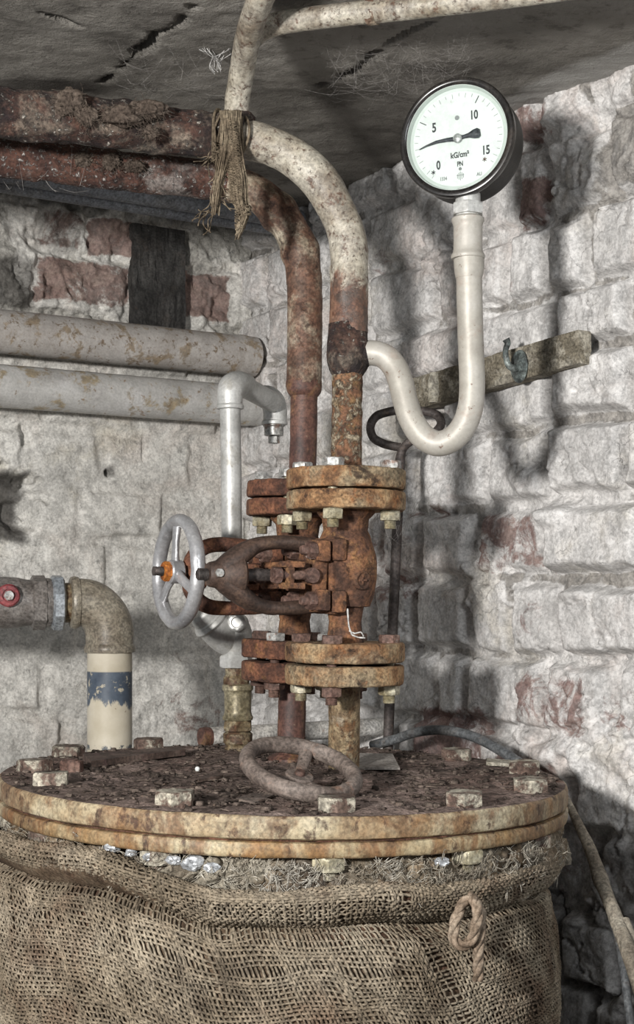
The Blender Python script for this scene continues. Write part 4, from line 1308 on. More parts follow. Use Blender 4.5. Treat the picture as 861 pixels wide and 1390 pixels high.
def make_valve(name, label, origin, up, mats, nose, wheel_at, flz, bolt_phase, bolt_r=.062, nutmats=None, bfl=1.0, ax=AX, seed=0, arms=None, bell=1.0):
    """A flanged stop valve lying on its side: globe body, bonnet, yoke, gland, stem."""
    root = thing(name, label, 'valve', tuple(origin))
    Mx = frame(origin, ax, up)
    def put(nm, m, mat, par=root, sa=38):
        return m.transform(Mx).build(nm, mat, par, sa)
    (t1, t0), (b1, b0) = flz                    # local heights of the valve's own flanges
    m = MB()
    m.lathe([(.016, b0), (.027, b1), (.0245, b1 + .012), (.0225, b1 + .03), (.026, b1 + .05), (.035, -.042), (.0415, -.022), (.0445, 0), (.0445, .018), (.042, .034), (.036, .052), (.031, .064), (.033, t0 - .012), (.041, t0 - .004), (.04, t1 - .01), (.016, t1)],
            (0, 0, 0), (0, 0, 1), 72, .0035, .0018, 45, seed=seed)
    m.tube([(-.01, 0, 0, .042), (.02, 0, 0, .043), (.034, 0, 0, .041)], None, 48, .004, amp=.0016, ns=50)
    put('valve_body', m, mats[0])
    for (z1, z0, nm, s) in ((t1, t0, 'upper_flange', 1), (b1, b0, 'lower_flange', 2)):
        m = MB()
        flange_shape(m, z0, z1, .0014, seed + s, FL_R * bfl, .0)
        put(nm, m, mats[1])
    # bonnet plates
    for (x, w, hgt, dep, nm) in ((.028, .019, .106, .088, 'bonnet_plate'), (.0515, .020, .100, .084, 'yoke_plate')):
        m = MB()
        m.box((x, 0, 0), (w, dep * .70, hgt), None, .004, 4, .0013, 70, seed + 3)
        m.box((x, 0, hgt * .335), (w * 1.02, dep, hgt * .30), None, .006, 4, .0013, 70, seed + 4)
        m.box((x, 0, -hgt * .335), (w * 1.02, dep, hgt * .30), None, .006, 4, .0013, 70, seed + 5)
        put(nm, m, mats[0] if nm == 'bonnet_plate' else mats[4], root, 30)
    for sy in (1, -1):
        for sz in (1, -1):
            m = MB()
            m.hexn(.0125, .0125, (.0605, sy * .030, sz * .0345), (1, 0, 0), .2, .0009, seed + sy + 2 * sz)
            m.lathe([(0, 0), (.0068, 0), (.0068, .020), (.005, .0225), (0, .0225)], (.0605, sy * .030, sz * .0345), (1, 0, 0), 14)
            put('bonnet_nut', m, mats[3])
    # side plug facing the viewer
    m = MB()
    m.lathe([(.0, -.012), (.0135, -.012), (.0135, .0015), (.0125, .003), (.0105, .003), (.0098, .0008), (0, .0008)], (-.004, .0435, -.006), (-.25, 1, 0), 32, .002, .0004, 120)
    m.box((-.0042, .0445, -.006), (.0145, .003, .003), None, .0008)
    m.box((-.0042, .0445, -.006), (.003, .003, .0145), None, .0008)
    put('side_plug', m, mats[4])
    # yoke: two bowed arms meeting at a nose
    m = MB()
    k = nose / .205
    for s in (1, -1) if arms else ():
        m.tube([(a, 0, s * b, r) for a, b, r in arms], None, 28, .003, amp=.0009, ns=60, flat=1.3, up=(0, 0, 1), seed=seed + s)
    for s in () if arms else (1, -1):
        m.tube([(.050, 0, s * .0415, .0105), (.080 * k, 0, s * .0445, .0098), (.110 * k, 0, s * .0450, .0096), (.138 * k, 0, s * .0400, .0110), (.158 * k, 0, s * .0300, .0135), (.176 * k, 0, s * .0170, .0150), (.192 * k, 0, s * .0060, .0140)], None, 28, .003, amp=.0009, ns=60, flat=1.45, up=(0, 0, 1), seed=seed + s)
    m.lathe([(.006, nose - .046 * bell ** 2), (.020 * bell, nose - .046 * bell ** 2), (.0285 * bell, nose - .040 * bell ** 2), (.0290 * bell, nose - .034 * bell ** 2), (.0245 * bell, nose - .020), (.0195 * bell, nose - .010), (.0170, nose + .003), (.0150, nose + .006), (.006, nose + .006)], (0, 0, 0), (1, 0, 0), 40, .003, .0007, 80)
    put('yoke', m, mats[2])
    m = MB()
    m.hexn(.0062, .005, (nose - .004, .0175, .002), (0, 1, 0), 0, .0003)
    put('grease_screw', m, 'nut_zinc')
    # stem with thread
    end = wheel_at + .017 if wheel_at else nose + .021
    m = MB()
    pr = [(0, .03), (.0085, .03), (.0085, nose - .01)]
    x = nose - .01
    while x < end - .003:
        pr += [(.0083, x), (.0072, x + .0011), (.0083, x + .0022)]
        x += .0022
    pr += [(.006, end), (0, end)]
    m.lathe(pr, (0, 0, 0), (1, 0, 0), 20)
    put('stem', m, 'iron_dark')
    # gland: follower, crossbar forks and swing bolts
    m = MB()
    m.lathe([(.009, .058), (.021, .058), (.021, .088), (.0165, .092), (.0165, .104), (.009, .104)], (0, 0, 0), (1, 0, 0), 32, .003, .0008, 80)
    m.box((.100, 0, 0), (.013, .074, .024), None, .004, 3, .0008, 90)
    for sy in (1, -1):
        for sz in (1, -1):
            m.box((.0955, sy * .031, sz * .0145), (.034, .014, .0085), None, .0018, 3, .0008, 110, sz)
    put('gland', m, mats[4])
    for sy in (1, -1):
        m = MB()
        m.lathe([(0, .066), (.0062, .066), (.0062, .121), (.005, .1255), (0, .1255)], (0, sy * .031, 0), (1, 0, 0), 18, .003, .0005, 150)
        m.lathe([(.0, -.006), (.0105, -.006), (.011, -.004), (.011, .004), (.0105, .006), (0, .006)], (.067, sy * .031, 0), (0, 1, 0), 24, .002, .0005, 120)
        m.hexn(.0115, .0115, (.1125, sy * .031, 0), (1, 0, 0), .3, .0009, sy + 9)
        put('swing_bolt', m, mats[3])
    # flange bolts: heads on one side, nuts on the other
    for lev, (hz, nz) in enumerate(flz_bolts(flz)):
        for kk in range(4):
            a = math.radians(bolt_phase[lev]) + kk * PI / 2
            # angle is given in plan, measured from the viewer's right
            d = np.array([math.cos(a), math.sin(a), 0]) * bolt_r * bfl
            loc = Mx[:3, :3].T @ d
            mt = nutmats[lev][kk] if nutmats else ('nut_zinc', 'nut_cream')
            m = MB()
            m.hexn(.0150, .0115, (loc[0], loc[1], hz), (0, 0, 1), random.uniform(0, 1), .0008, seed + kk + 10 * lev)
            put('bolt_head', m, mt[0])
            m = MB()
            m.hexn(.0152, .0145, (loc[0], loc[1], nz - .0145), (0, 0, 1), random.uniform(0, 1), .0008, seed + kk + 10 * lev + 40)
            pr = [(0, nz - .026), (.0075, nz - .026)]
            x = nz - .0255
            while x < nz - .014:
                pr += [(.0085, x + .0006), (.0076, x + .0014)]
                x += .0018
            pr += [(.0085, nz)]
            m.lathe(pr, (loc[0], loc[1], 0), (0, 0, 1), 16)
            m.lathe([(0, nz), (.007, nz), (.007, hz), (0, hz)], (loc[0], loc[1], 0), (0, 0, 1), 12)
            put('bolt_nut', m, mt[1])
    return root, Mx


def flz_bolts(flz):
    (t1, t0), (b1, b0) = flz
    return [(t1 + .031, t0), (b1, b0 - .0305)]


# pipe axes -------------------------------------------------------
DA, DB = 2.06, 2.20
pa = lambda px, py, d=0: np.array(P(px, py, DA + d))
pb = lambda px, py, d=0: np.array(P(px, py, DB + d))
upA = unit(pa(470, 640) - pa(467, 1040))
upB = unit(pb(407, 640) - pb(394.5, 1025))
oA = pa(469, 782)
oB = pb(402, 786)
zl = lambda py, D, o: (CAMZ + (HY - py) / FPX * D) - o[2]
flA = ((zl(668, DA, oA), zl(693, DA, oA)), (zl(872, DA, oA), zl(898, DA, oA)))
flB = ((zl(680, DB, oB), zl(702, DB, oB)), (zl(869, DB, oB), zl(893, DB, oB)))
NM_A = [[('nut_zinc', 'nut_cream'), ('nut_zinc', 'nut_cream'), ('nut_zinc', 'nut_cream'), ('nut_zinc', 'nut_cream')],
        [('nut_rust', 'nut_rust'), ('nut_rust', 'nut_cream'), ('nut_rust', 'nut_rust'), ('nut_rust', 'nut_cream')]]
NM_B = [[('nut_zinc', 'nut_cream')] * 4, [('nut_zinc', 'nut_rust'), ('nut_zinc', 'nut_cream'), ('nut_rust', 'nut_rust'), ('nut_rust', 'nut_rust')]]
valve_front, MA = make_valve('stop_valve', 'rusty orange flanged stop valve on the nearer standpipe, bare stem without a handwheel', oA, upA,
                             ('rust_valve', 'rust_orange', 'yoke_brown', 'nut_rust', 'rust_valve'), .2, None, flA, (-107, -107), .064, NM_A)
AXB = unit([-.885, -.465, 0])
valve_back, MBk = make_valve('stop_valve', 'dark rusty flanged stop valve with the silver handwheel, on the farther standpipe', oB, upB,
                             ('rust_valve', 'rust_brown', 'rust_brown', 'nut_rust', 'rust_brown'), .172, .185, flB, (-105, -118), .060, NM_B, .93, AXB, 50,
                                ((.05, .042, .0105), (.085, .0455, .0105), (.115, .0465, .0105), (.140, .0445, .0108), (.157, .0365, .0112), (.167, .024, .0118), (.171, .011, .012)), .72)
# silver handwheel on the back valve
m1, m2 = MB(), MB()
wheel(m1, m2, .0735, .0106, .017, math.radians(97), -.004, .02)
W = MBk @ np.array(Matrix.Translation((.190, 0, .004)))
rimo = m1.transform(W).build('handwheel', 'wheel_silver', valve_back)
m2.transform(W).build('spokes', 'wheel_silver', rimo)
m = MB()
m.hexn(.0145, .014, (.199, 0, .004), (1, 0, 0), .1, .0007)
m.transform(MBk).build('wheel_nut', 'nut_orange', rimo)
m = MB()
m.lathe([(0, .20), (.0065, .20)] + [(r, .20 + .0011 * k) for k in range(1, 26) for r in ((.0068 if k % 2 else .0058),)] + [(0, .229)], (0, 0, .004), (1, 0, 0), 16)
m.transform(MBk).build('threaded_end', 'iron_dark', rimo)

# ------------------------------------------------------------------ standpipes and overhead pipes
def flange_at(axis_o, up, z0, z1, mat, par, name, r=FL_R, seed=0):
    m = MB()
    flange_shape(m, z0, z1, .0014, seed, r, .0)
    return m.transform(frame(axis_o, AX, up)).build(name, mat, par)


flzA = lambda py: zl(py, DA, oA)
flzB = lambda py: zl(py, DB, oB)
tops = lambda o, up, z: np.asarray(o) + np.asarray(up) * z / up[2]

# lower standpipes
baseA = lid_pt(467, 1043)
spA = thing('standpipe', 'short tan rusty standpipe rising from the lid to the orange valve', 'pipe', tuple(baseA - [0, 0, .002]))
m = MB()
m.tube([tuple(baseA - [0, 0, .004]), tuple(tops(oA, upA, flzA(926)))], .0222, 40, .004, amp=.0008, ns=60)
m.build('pipe', 'tan_rust_pipe', spA)
flange_at(oA, upA, flzA(928), flzA(902), 'rust_orange', spA, 'flange', seed=11)
baseB = lid_pt(394.5, 1032)
spB = thing('standpipe', 'short dark red-brown standpipe rising from the lid behind the fallen handwheel', 'pipe', tuple(baseB - [0, 0, .002]))
m = MB()
m.tube([tuple(baseB - [0, 0, .004]), tuple(tops(oB, upB, flzB(922)))], .0208, 40, .004, amp=.0007, ns=60)
m.lathe([(.0, -.004), (.034, -.004), (.034, .004), (.026, .009), (.021, .012)], baseB, (0, 0, 1), 40, .003, .001)
m.build('pipe', 'red_rust_pipe', spB)
flange_at(oB, upB, flzB(924), flzB(898.5), 'rust_brown', spB, 'flange', FL_R * .93, 12)

# upper pipe A: flange, flaky lower length, collar, cream bend, rusted horizontal run
upAo = thing('overhead_pipe', 'thick cream rust-speckled pipe bending down to the orange flange, upper of the two bends', 'pipe', tuple(tops(oA, upA, flzA(665))))
flange_at(oA, upA, flzA(665), flzA(638), 'rust_orange', upAo, 'flange', seed=13)
m = MB()
m.tube([tuple(pa(470.5, 660)), tuple(pa(471, 560)), tuple(pa(472, 500))], .0215, 48, .003, amp=.0016, ns=95, lump=.001, lns=40)
m.build('flaking_length', 'flaky_cream', upAo)
m = MB()
m.tube([tuple(pa(472, 510)) + (.0215,), tuple(pa(472, 502)) + (.0262,), tuple(pa(472.5, 492)) + (.0288,), tuple(pa(472.5, 470)) + (.029,), tuple(pa(473, 455)) + (.0275,), tuple(pa(473, 440)) + (.0268,)], None, 48, .003, amp=.002, ns=55)
m.build('weld_collar', 'rust_dark_pipe', upAo)
m = MB()
m.tube([tuple(pa(473.5, 452)) + (.0268,), tuple(pa(474, 400)) + (.0268,), tuple(pa(474, 362)) + (.0268,)], None, 48, .0035, amp=.0011, ns=60)
m.build('pipe', 'cream_to_rust', upAo)
m = MB()
bendA = [pa(474, 372), pa(474, 345), pa(469, 315), pa(456, 282), pa(436, 249), pa(408, 221), pa(374, 201), pa(345, 192), pa(318, 188)]
bendA = [tuple(p) + (.0266 + .0006 * math.sin(i * 1.9),) for i, p in enumerate(bendA)]
m.tube(bendA, None, 48, .0035, amp=.0009, ns=50, lump=.0016, lns=22)
m.build('bend', 'cream_to_rust', upAo)
m = MB()
Dl = 2.0
runA = [pa(330, 190), pa(305, 186), np.array(P(220, 177, 2.06)), np.array(P(100, 162, 2.02)), np.array(P(0, 153, 2.0)), np.array(P(-150, 137, 1.94)), np.array(P(-420, 108, 1.86))]
m.tube([tuple(p) + (r,) for p, r in zip(runA, (.0275, .0305, .0325, .033, .0335, .034, .034))], None, 56, .004, amp=.0042, ns=60, lump=.0035, lns=22)
m.build('rusted_run', 'rust_dark_pipe', upAo)
# siphon stub
m = MB()
m.tube([tuple(pa(474, 482)) + (.0215,), tuple(pa(492, 481)) + (.0205,), tuple(pa(497, 480)) + (.019,)], None, 32, .003, amp=.0012, ns=80)
m.build('branch_stub', 'rust_dark_pipe', upAo)

# upper pipe B
upBo = thing('overhead_pipe', 'narrower brown rust-streaked pipe bending down behind the thick cream one', 'pipe', tuple(tops(oB, upB, flzB(677))))
flange_at(oB, upB, flzB(677), flzB(655), 'rust_brown', upBo, 'flange', FL_R * .93, 14)
m = MB()
m.tube([tuple(pb(410, 672)), tuple(pb(412, 600)), tuple(pb(413, 530))], .0203, 40, .004, amp=.0006, ns=70)
m.build('lower_length', 'red_rust_pipe', upBo)
m = MB()
m.tube([tuple(pb(413, 538)) + (.021,), tuple(pb(413, 533)) + (.025,), tuple(pb(413, 524)) + (.0268,), tuple(pb(413, 517)) + (.0266,)], None, 40, .003, amp=.0014, ns=70)
m.build('socket_collar', 'red_rust_pipe', upBo)
m = MB()
m.tube([tuple(pb(413, 522)) + (.0262,), tuple(pb(414, 450)) + (.0262,), tuple(pb(414, 400)) + (.0262,), tuple(pb(413, 372)) + (.0266,)], None, 44, .0035, amp=.0009, ns=60)
m.build('pipe', 'cream_heavy_rust', upBo)
m = MB()
bendB = [(413, 385, .0262), (411, 358, .0266), (407, 340, .0305), (402, 326, .0272), (390, 304, .0268), (378, 289, .0308), (366, 277, .0268), (352, 265, .0262), (335, 256, .0262), (312, 249, .0262)]
m.tube([tuple(pb(a, b)) + (r,) for a, b, r in bendB], None, 44, .0035, amp=.001, ns=55)
m.build('bend', 'cream_heavy_rust', upBo)
m = MB()
runB = [pb(322, 251), pb(295, 247), np.array(P(200, 235, 2.185)), np.array(P(100, 224, 2.165)), np.array(P(0, 213, 2.15)), np.array(P(-150, 197, 2.12)), np.array(P(-420, 170, 2.07))]
m.tube([tuple(p) + (r,) for p, r in zip(runB, (.0262, .0272, .0285, .029, .0295, .03, .03))], None, 52, .004, amp=.0034, ns=60, lump=.0025, lns=22)
m.build('rusted_run', 'rust_white_scale', upBo)

# thin vent pipe going up from the joint, and the pipe along the ceiling that meets it
vent = thing('vent_pipe', 'slim pale rust-spotted pipe rising from the burlap-tied joint up past the ceiling', 'pipe', tuple(P(322, 165, 2.06)))
m = MB()
cp = [P(321, 172, 2.065), P(322, 140, 2.05), P(329, 95, 2.01), P(337, 50, 1.95), P(350, 8, 1.885), P(372, -40, 1.81), P(400, -90, 1.72)]
m.tube([tuple(p) for p in cp], .0172, 36, .003, amp=.0007, ns=70)
m.build('pipe', 'cream_rusty', vent)
m = MB()
m.lathe([(.0172, -.012), (.024, -.010), (.027, 0), (.0225, .006), (.0172, .008)], P(321.5, 160, 2.06), (0, -.1, 1), 36, .003, .002, 70)
m.build('weld_joint', 'rust_dark_pipe', vent)
cpipe = thing('ceiling_pipe', 'pale rusty pipe running just below the ceiling towards the slim vent pipe', 'pipe', tuple(P(352, 45, 1.96)))
m = MB()
cq = [P(338, 56, 1.965), P(352, 43, 1.965), P(375, 33, 1.955), P(430, 24, 1.93), P(560, 10, 1.88), P(700, -7, 1.83), P(900, -36, 1.75), P(1100, -70, 1.68)]
m.tube([tuple(p) for p in cq], .0148, 32, .003, amp=.0006, ns=70)
m.build('pipe', 'cream_rusty', cpipe)
m = MB()
m.tube([tuple(P(500, 17, 1.905)), tuple(P(512, 15.5, 1.90))], .0165, 32, .003, amp=.0006, ns=80)
m.build('coupling', 'cream_heavy_rust', cpipe)

# ------------------------------------------------------------------ siphon tube and pressure gauge
siph = thing('siphon_tube', 'cream silver swan-neck tube curving under the pressure gauge', 'pipe', tuple(pa(575, 600)))
sp = [(492, 481, 2.06), (505, 479, 2.058), (521, 483, 2.055), (535, 497, 2.05), (544, 518, 2.045), (551, 546, 2.04), (560, 572, 2.035), (575, 593, 2.03), (594, 602, 2.025), (614, 596, 2.02), (630, 578, 2.015), (639, 552, 2.01), (641, 520, 2.005), (639.5, 470, 2.0), (638, 420, 1.995), (637, 372, 1.99)]
m = MB()
m.tube([tuple(P(*p)) for p in sp], .0176, 40, .003, amp=.0004, ns=60)
m.build('bent_tube', 'siphon_paint', siph)
m = MB()
m.tube([tuple(P(637, 378, 1.99)) + (.0176,), tuple(P(637, 370, 1.99)) + (.0196,), tuple(P(637, 358, 1.99)) + (.0205,), tuple(P(636.6, 351, 1.99)) + (.0205,)], None, 40, .003, amp=.0008, ns=70)
m.build('weld_bead', 'siphon_paint', siph)
m = MB()
zz = lambda py, D=1.99: CAMZ + (HY - py) / FPX * D
gx, gy = P(635.5, 320, 1.99)[:2]
m.lathe([(.016, zz(352)), (.0222, zz(351.5)), (.0232, zz(349)), (.0225, zz(346)), (.0205, zz(343)), (.0198, zz(338)), (.0195, zz(308)), (.0208, zz(303)), (.0222, zz(300)), (.0222, zz(297)), (.020, zz(295)), (.0165, zz(294)), (.014, zz(290))], (gx, gy, 0), (0, 0, 1), 44, .002, .0004, 90)
m.build('socket', 'siphon_paint', siph)

gc = np.array(P(619.5, 186, 1.975))
psi = math.radians(23)
gN = np.array([-math.sin(psi), -math.cos(psi), 0])             # the dial's outward normal
gU0 = np.array([0, 0, 1.])
gR0 = np.array([math.cos(psi), -math.sin(psi), 0])
roll_a = math.radians(2.0)
gR = gR0 * math.cos(roll_a) + gU0 * math.sin(roll_a)
gU = -gR0 * math.sin(roll_a) + gU0 * math.cos(roll_a)
GM = np.eye(4)
GM[:3, 0], GM[:3, 1], GM[:3, 2], GM[:3, 3] = gR, gU, gN, gc
gauge = thing('pressure_gauge', 'round black pressure gauge with white dial reading about 3, atop the swan-neck tube', 'gauge', tuple(gc - np.array([0, 0, .09])))
GR = .0795
def gput(nm, m, mat, par=gauge, sa=38):
    return m.transform(GM).build(nm, mat, par, sa)
m = MB()
m.lathe([(0, -.062), (GR - .010, -.062), (GR - .004, -.060), (GR - .002, -.056), (GR - .002, -.012), (GR - .003, -.010), (.0, -.010)], (0, 0, 0), (0, 0, 1), 96, .006, .0002, 60)
gput('case', m, 'case_black')
m = MB()
m.lathe([(GR - .011, -.012), (GR - .001, -.012), (GR + .0005, -.010), (GR + .0005, -.001), (GR - .001, .0015), (GR - .004, .0022), (GR - .0072, .0012), (GR - .009, -.001), (GR - .009, -.012)], (0, 0, 0), (0, 0, 1), 128, .004, cap=False)
gput('bezel', m, 'black_enamel')
dr = GR - .0085
m = MB()
m.lathe([(dr - .0095, -.0105), (dr + .001, -.0105), (dr + .001, -.001), (dr - .001, -.001), (dr - .0032, -.0085), (dr - .0095, -.0095)], (0, 0, 0), (0, 0, 1), 96, None, cap=False)
gput('spacer_ring', m, 'dial_ring')
DZ = -.0088
m = MB()
dk = dr - .0075
m.lathe([(0, DZ - .001), (dk, DZ - .001), (dk, DZ), (0, DZ)], (0, 0, 0), (0, 0, 1), 96)
dial = gput('dial', m, 'dial_white')
GS = .986e-3                                                    # metres per photo pixel on the dial
m, m5 = MB(), MB()
for k in range(33):
    val = k / 2
    a = math.radians(240 - 18 * val)
    major = val in (5, 10)
    r1 = dk - .002
    r0 = r1 - (.0105 if major else .0062 if k % 2 == 0 else .0045)
    w = .0011 if major else .0006
    if 0 < val < 15.8:
        Rm = np.array(Matrix.Rotation(a, 3, 'Z'))
        mk = MB() if major else m
        mk.box(Rm @ np.array([(r0 + r1) / 2, 0, DZ + .0002]), (r1 - r0, w, .0003), Rm, 0)
        if major:
            gput('major_tick', mk, 'ink', dial)
gput('scale_ticks', m, 'ink_faint', dial)
def dial_text(nm, s, px, py, size, sx, mat='ink'):
    v, f = text_mesh(s, size, sx)
    mm = MB()
    dx = (px - 624) * GS / math.cos(psi) * 1.0
    dy = (186 - py) * GS - dx * .12
    mm.add(v + np.array([dx, dy, DZ + .0003]), f)
    return gput(nm, mm, mat, dial, None)
dial_text('numeral', '0', 597, 222, .0165, .70)
dial_text('numeral', '5', 593, 170, .0175, .72)
dial_text('numeral', '10', 645.5, 154.5, .0165, .70)
dial_text('numeral', '15', 659.5, 203, .0165, .70)
dial_text('unit_text', 'kG/cm\u00b2', 625.5, 208, .0105, .82)
dial_text('class_text', 'PN', 625.5, 220.5, .0092, .72)
dial_text('serial_text', '1334', 603, 240.5, .0068, .75, 'ink_faint')
dial_text('serial_text', 'AU', 650, 235, .0066, .8, 'ink_faint')
# maker's emblem: a small crowned grille of upright strokes
m = MB()
ex, ey = (625.5 - 624) * GS, (186 - 237) * GS
for k in range(5):
    hgt = (.006, .009, .012, .009, .006)[k]
    m.box((ex + (k - 2) * .0021, ey, DZ + .0002), (.0007, hgt, .0003), None, 0)
m.box((ex, ey + .001, DZ + .0002), (.0105, .0007, .0003), None, 0)
m.lathe([(0, DZ), (.0024, DZ), (.0024, DZ + .0004), (0, DZ + .0004)], (ex, ey + .0095, 0), (0, 0, 1), 6)
gput('emblem', m, 'ink_faint', dial, None)
for (px, py) in ((590, 231), (657.5, 215.5)):
    m = MB()
    ox, oy = (px - 624) * GS / math.cos(psi), (186 - py) * GS - (px - 624) * GS * .12
    for k in range(3):
        Rm = np.array(Matrix.Rotation(k * PI / 3 + .3, 3, 'Z'))
        m.box((ox, oy, DZ + .0003), (.0062, .0010, .0004), Rm, 0)
    gput('limit_star', m, 'ink' if px < 600 else 'nut_rust', dial, None)
m = MB()
m.lathe([(0, DZ), (.0032, DZ), (.0032, DZ + .0005), (0, DZ + .0005)], (-.0005, .0285, 0), (0, 0, 1), 20)
gput('dial_screw', m, 'ink_faint', dial)
# pointer
m = MB()
tip = math.radians(240 - 18 * 3.02)
m2p = []
prof = [(.055, .0004, -.0022), (.045, .0010, .0008), (.030, .0019, .0030), (.015, .0025, .0020), (.004, .003, 0), (-.010, .0024, 0), (-.016, .0032, 0), (-.023, .0060, 0), (-.0285, .0068, 0), (-.0315, .0045, 0)]
ct, st_ = math.cos(tip), math.sin(tip)
top, bot = [], []
for d, w, bend in prof:
    b2 = -bend * .8
    top.append((d * ct - (b2 + w) * st_, d * st_ + (b2 + w) * ct))
    bot.append((d * ct - (b2 - w) * st_, d * st_ + (b2 - w) * ct))
n = len(prof)
vv = [(x, y, DZ + .0036) for x, y in top + bot] + [(x, y, DZ + .0026) for x, y in top + bot]
ff = []
for i in range(n - 1):
    ff.append((i, i + 1, n + i + 1, n + i))
    ff.append((2 * n + i, 3 * n + i, 3 * n + i + 1, 2 * n + i + 1))
    ff.append((i, 2 * n + i, 2 * n + i + 1, i + 1))
    ff.append((n + i, n + i + 1, 3 * n + i + 1, 3 * n + i))
m.add(vv, ff)
ptr = gput('pointer', m, 'pointer', gauge, None)
m = MB()
m.lathe([(0, DZ), (.0062, DZ + .002), (.0062, DZ + .0042), (.005, DZ + .0052), (0, DZ + .0055)], (0, 0, 0), (0, 0, 1), 28)
gput('pointer_hub', m, 'hub_grey', ptr)
m = MB()
m.lathe([(0, -.0015), (GR - .0085, -.0015), (GR - .0085, -.0006), (0, -.0006)], (0, 0, 0), (0, 0, 1), 96)
gput('glass', m, 'glass', gauge)
# hexagonal stem below the case, turned square to the world
m = MB()
m.hexn(.0225, zz(276) - zz(292), (gx, gy, zz(292)), (0, 0, 1), .42, .0005)
m.lathe([(.016, zz(294)), (.0165, zz(278)), (.017, zz(273)), (.0165, zz(258)), (.0, zz(250))], (gx, gy, 0), (0, 0, 1), 32, .003)
m.build('stem_nut', 'silver_paint', gauge)
# ------------------------------------------------------------------ fallen handwheel, loose things on the lid
cL = np.array(P(409, 1044, 1.82))
e1 = np.array(P(478, 1080, 1.785)) - np.array(P(342, 1012, 1.86))
e2 = np.array([-.024, -.07, -.016])
nW = unit(np.cross(e1, e2))
if nW[2] < 0:
    nW = -nW
Wm = np.eye(4)
x = nW
y = unit(e1 - x * (e1 @ x))
Wm[:3, 0], Wm[:3, 1], Wm[:3, 2], Wm[:3, 3] = x, y, np.cross(x, y), cL
hw = thing('handwheel', 'loose rusty three-spoked handwheel lying tilted on the boiler lid', 'handwheel', tuple(lid_pt(409, 1060)))
m1, m2 = MB(), MB()
wheel(m1, m2, .0685, .0108, .0185, math.radians(118), .016, .018)
m1.transform(Wm).build('rim', 'wheel_rusty', hw)
m2.transform(Wm).build('spokes', 'wheel_rusty', hw)
m = MB()
m.lathe([(0, -.03), (.0068, -.03), (.0068, -.005), (.0055, -.002), (0, -.002)], (0, 0, 0), (1, 0, 0), 20, .003, .0006, 120)
m.transform(Wm).build('stem_stub', 'nut_rust', hw)

m = MB()
p = lid_pt(97, 1047)
m.hexn(.0165, .016, (p[0], p[1], p[2] - .001), (.03, .05, 1), .35, .0009, 3)
m.lathe([(0, .01), (.009, .01), (.009, .0165), (0, .0165)], (p[0], p[1], p[2]), (0, 0, 1), 16)
tag(m.build('loose_nut', 'nut_rust'), 'small reddish hex nut lying loose on the lid, between the pale-edged bolts', 'nut')


def slab(name, pxs, lift, thick, mat, label, cat, sub=True, amp=.0006):
    """A thin flat scrap lying on the lid: outline in picture order, each corner with its own lift."""
    top = []
    for (px, py), l in zip(pxs, lift):
        # corner at height l above the lid
        z = LZ + l
        for _ in range(4):
            D = (CAMZ - z) * FPX / (py - HY)
            xx = (px - CX) / FPX * D
            z = lid_z(xx) + l
        top.append(np.array([xx, D, z]))
    top = np.array(top)
    n = len(top)
    bot = top - np.array([0, 0, thick])
    mm = MB()
    k = 10
    # refine by bilinear patch when there are four corners
    if n == 4:
        g = np.linspace(0, 1, k)
        S, T = np.meshgrid(g, g * 1.0, indexing='ij')
        f = lambda c: ((1 - S) * (1 - T))[..., None] * c[0] + (S * (1 - T))[..., None] * c[1] + (S * T)[..., None] * c[2] + ((1 - S) * T)[..., None] * c[3]
        a = f(top)
        a = a + amp * fbm(a * 70, 3, 17)[..., None] * np.array([1, 1, .6])
        b = a - np.array([0, 0, thick])
        V = np.concatenate([a.reshape(-1, 3), b.reshape(-1, 3)])
        ix = np.arange(k * k).reshape(k, k)
        N = k * k
        F = []
        for i in range(k - 1):
            for j in range(k - 1):
                F.append((ix[i, j], ix[i + 1, j], ix[i + 1, j + 1], ix[i, j + 1]))
                F.append((N + ix[i, j], N + ix[i, j + 1], N + ix[i + 1, j + 1], N + ix[i + 1, j]))
        for i in range(k - 1):
            F.append((ix[i, 0], N + ix[i, 0], N + ix[i + 1, 0], ix[i + 1, 0]))
            F.append((ix[i, -1], ix[i + 1, -1], N + ix[i + 1, -1], N + ix[i, -1]))
            F.append((ix[0, i], ix[0, i + 1], N + ix[0, i + 1], N + ix[0, i]))
            F.append((ix[-1, i], N + ix[-1, i], N + ix[-1, i + 1], ix[-1, i + 1]))
        mm.add(V, F)
    return tag(mm.build(name, mat, None, 40), label, cat)


slab('wood_strip', [(124, 1033), (252, 1017), (246, 1013), (112, 1023)], [.012, .0115, .012, .013], .009, 'strip_wood', 'long thin strip of dark wood lying across the lid in front of the cream pipe', 'wood')
slab('metal_plate', [(486, 1042), (543, 1042), (533, 1023), (486, 1022)], [.003, .009, .0105, .004], .003, 'plate_grey', 'dusty grey sheet metal scrap lying on the lid behind the standpipe', 'scrap')
slab('metal_strip', [(320, 1083), (346, 1089), (372, 1079), (346, 1076)], [.004, .004, .003, .003], .0025, 'wheel_rusty', 'narrow rusty metal strip lying flat on the lid before the fallen handwheel', 'scrap')
slab('wood_splinter', [(270, 1058), (303, 1052), (302, 1049), (268, 1054)], [.006, .007, .007, .006], .004, 'strip_wood', 'small dark splinter beside the middle bolt at the front of the lid', 'wood')
slab('pale_chip', [(660, 1034), (698, 1037), (697, 1032), (662, 1029)], [.006, .006, .007, .007], .005, 'peg_paint', 'pale flat chip lying between two bolts at the back of the lid', 'chip')
m = MB()
p = lid_pt(268, 1062)
m.lathe([(0, -.0034), (.0023, -.0026), (.0034, 0), (.0023, .0026), (0, .0034)], (p[0], p[1] - .0, p[2] + .0175), (0, 0, 1), 20, None, .0004, 200)
tag(m.build('white_bead', 'dial_white'), 'tiny white bead resting on a bolt near the front of the lid', 'bead')

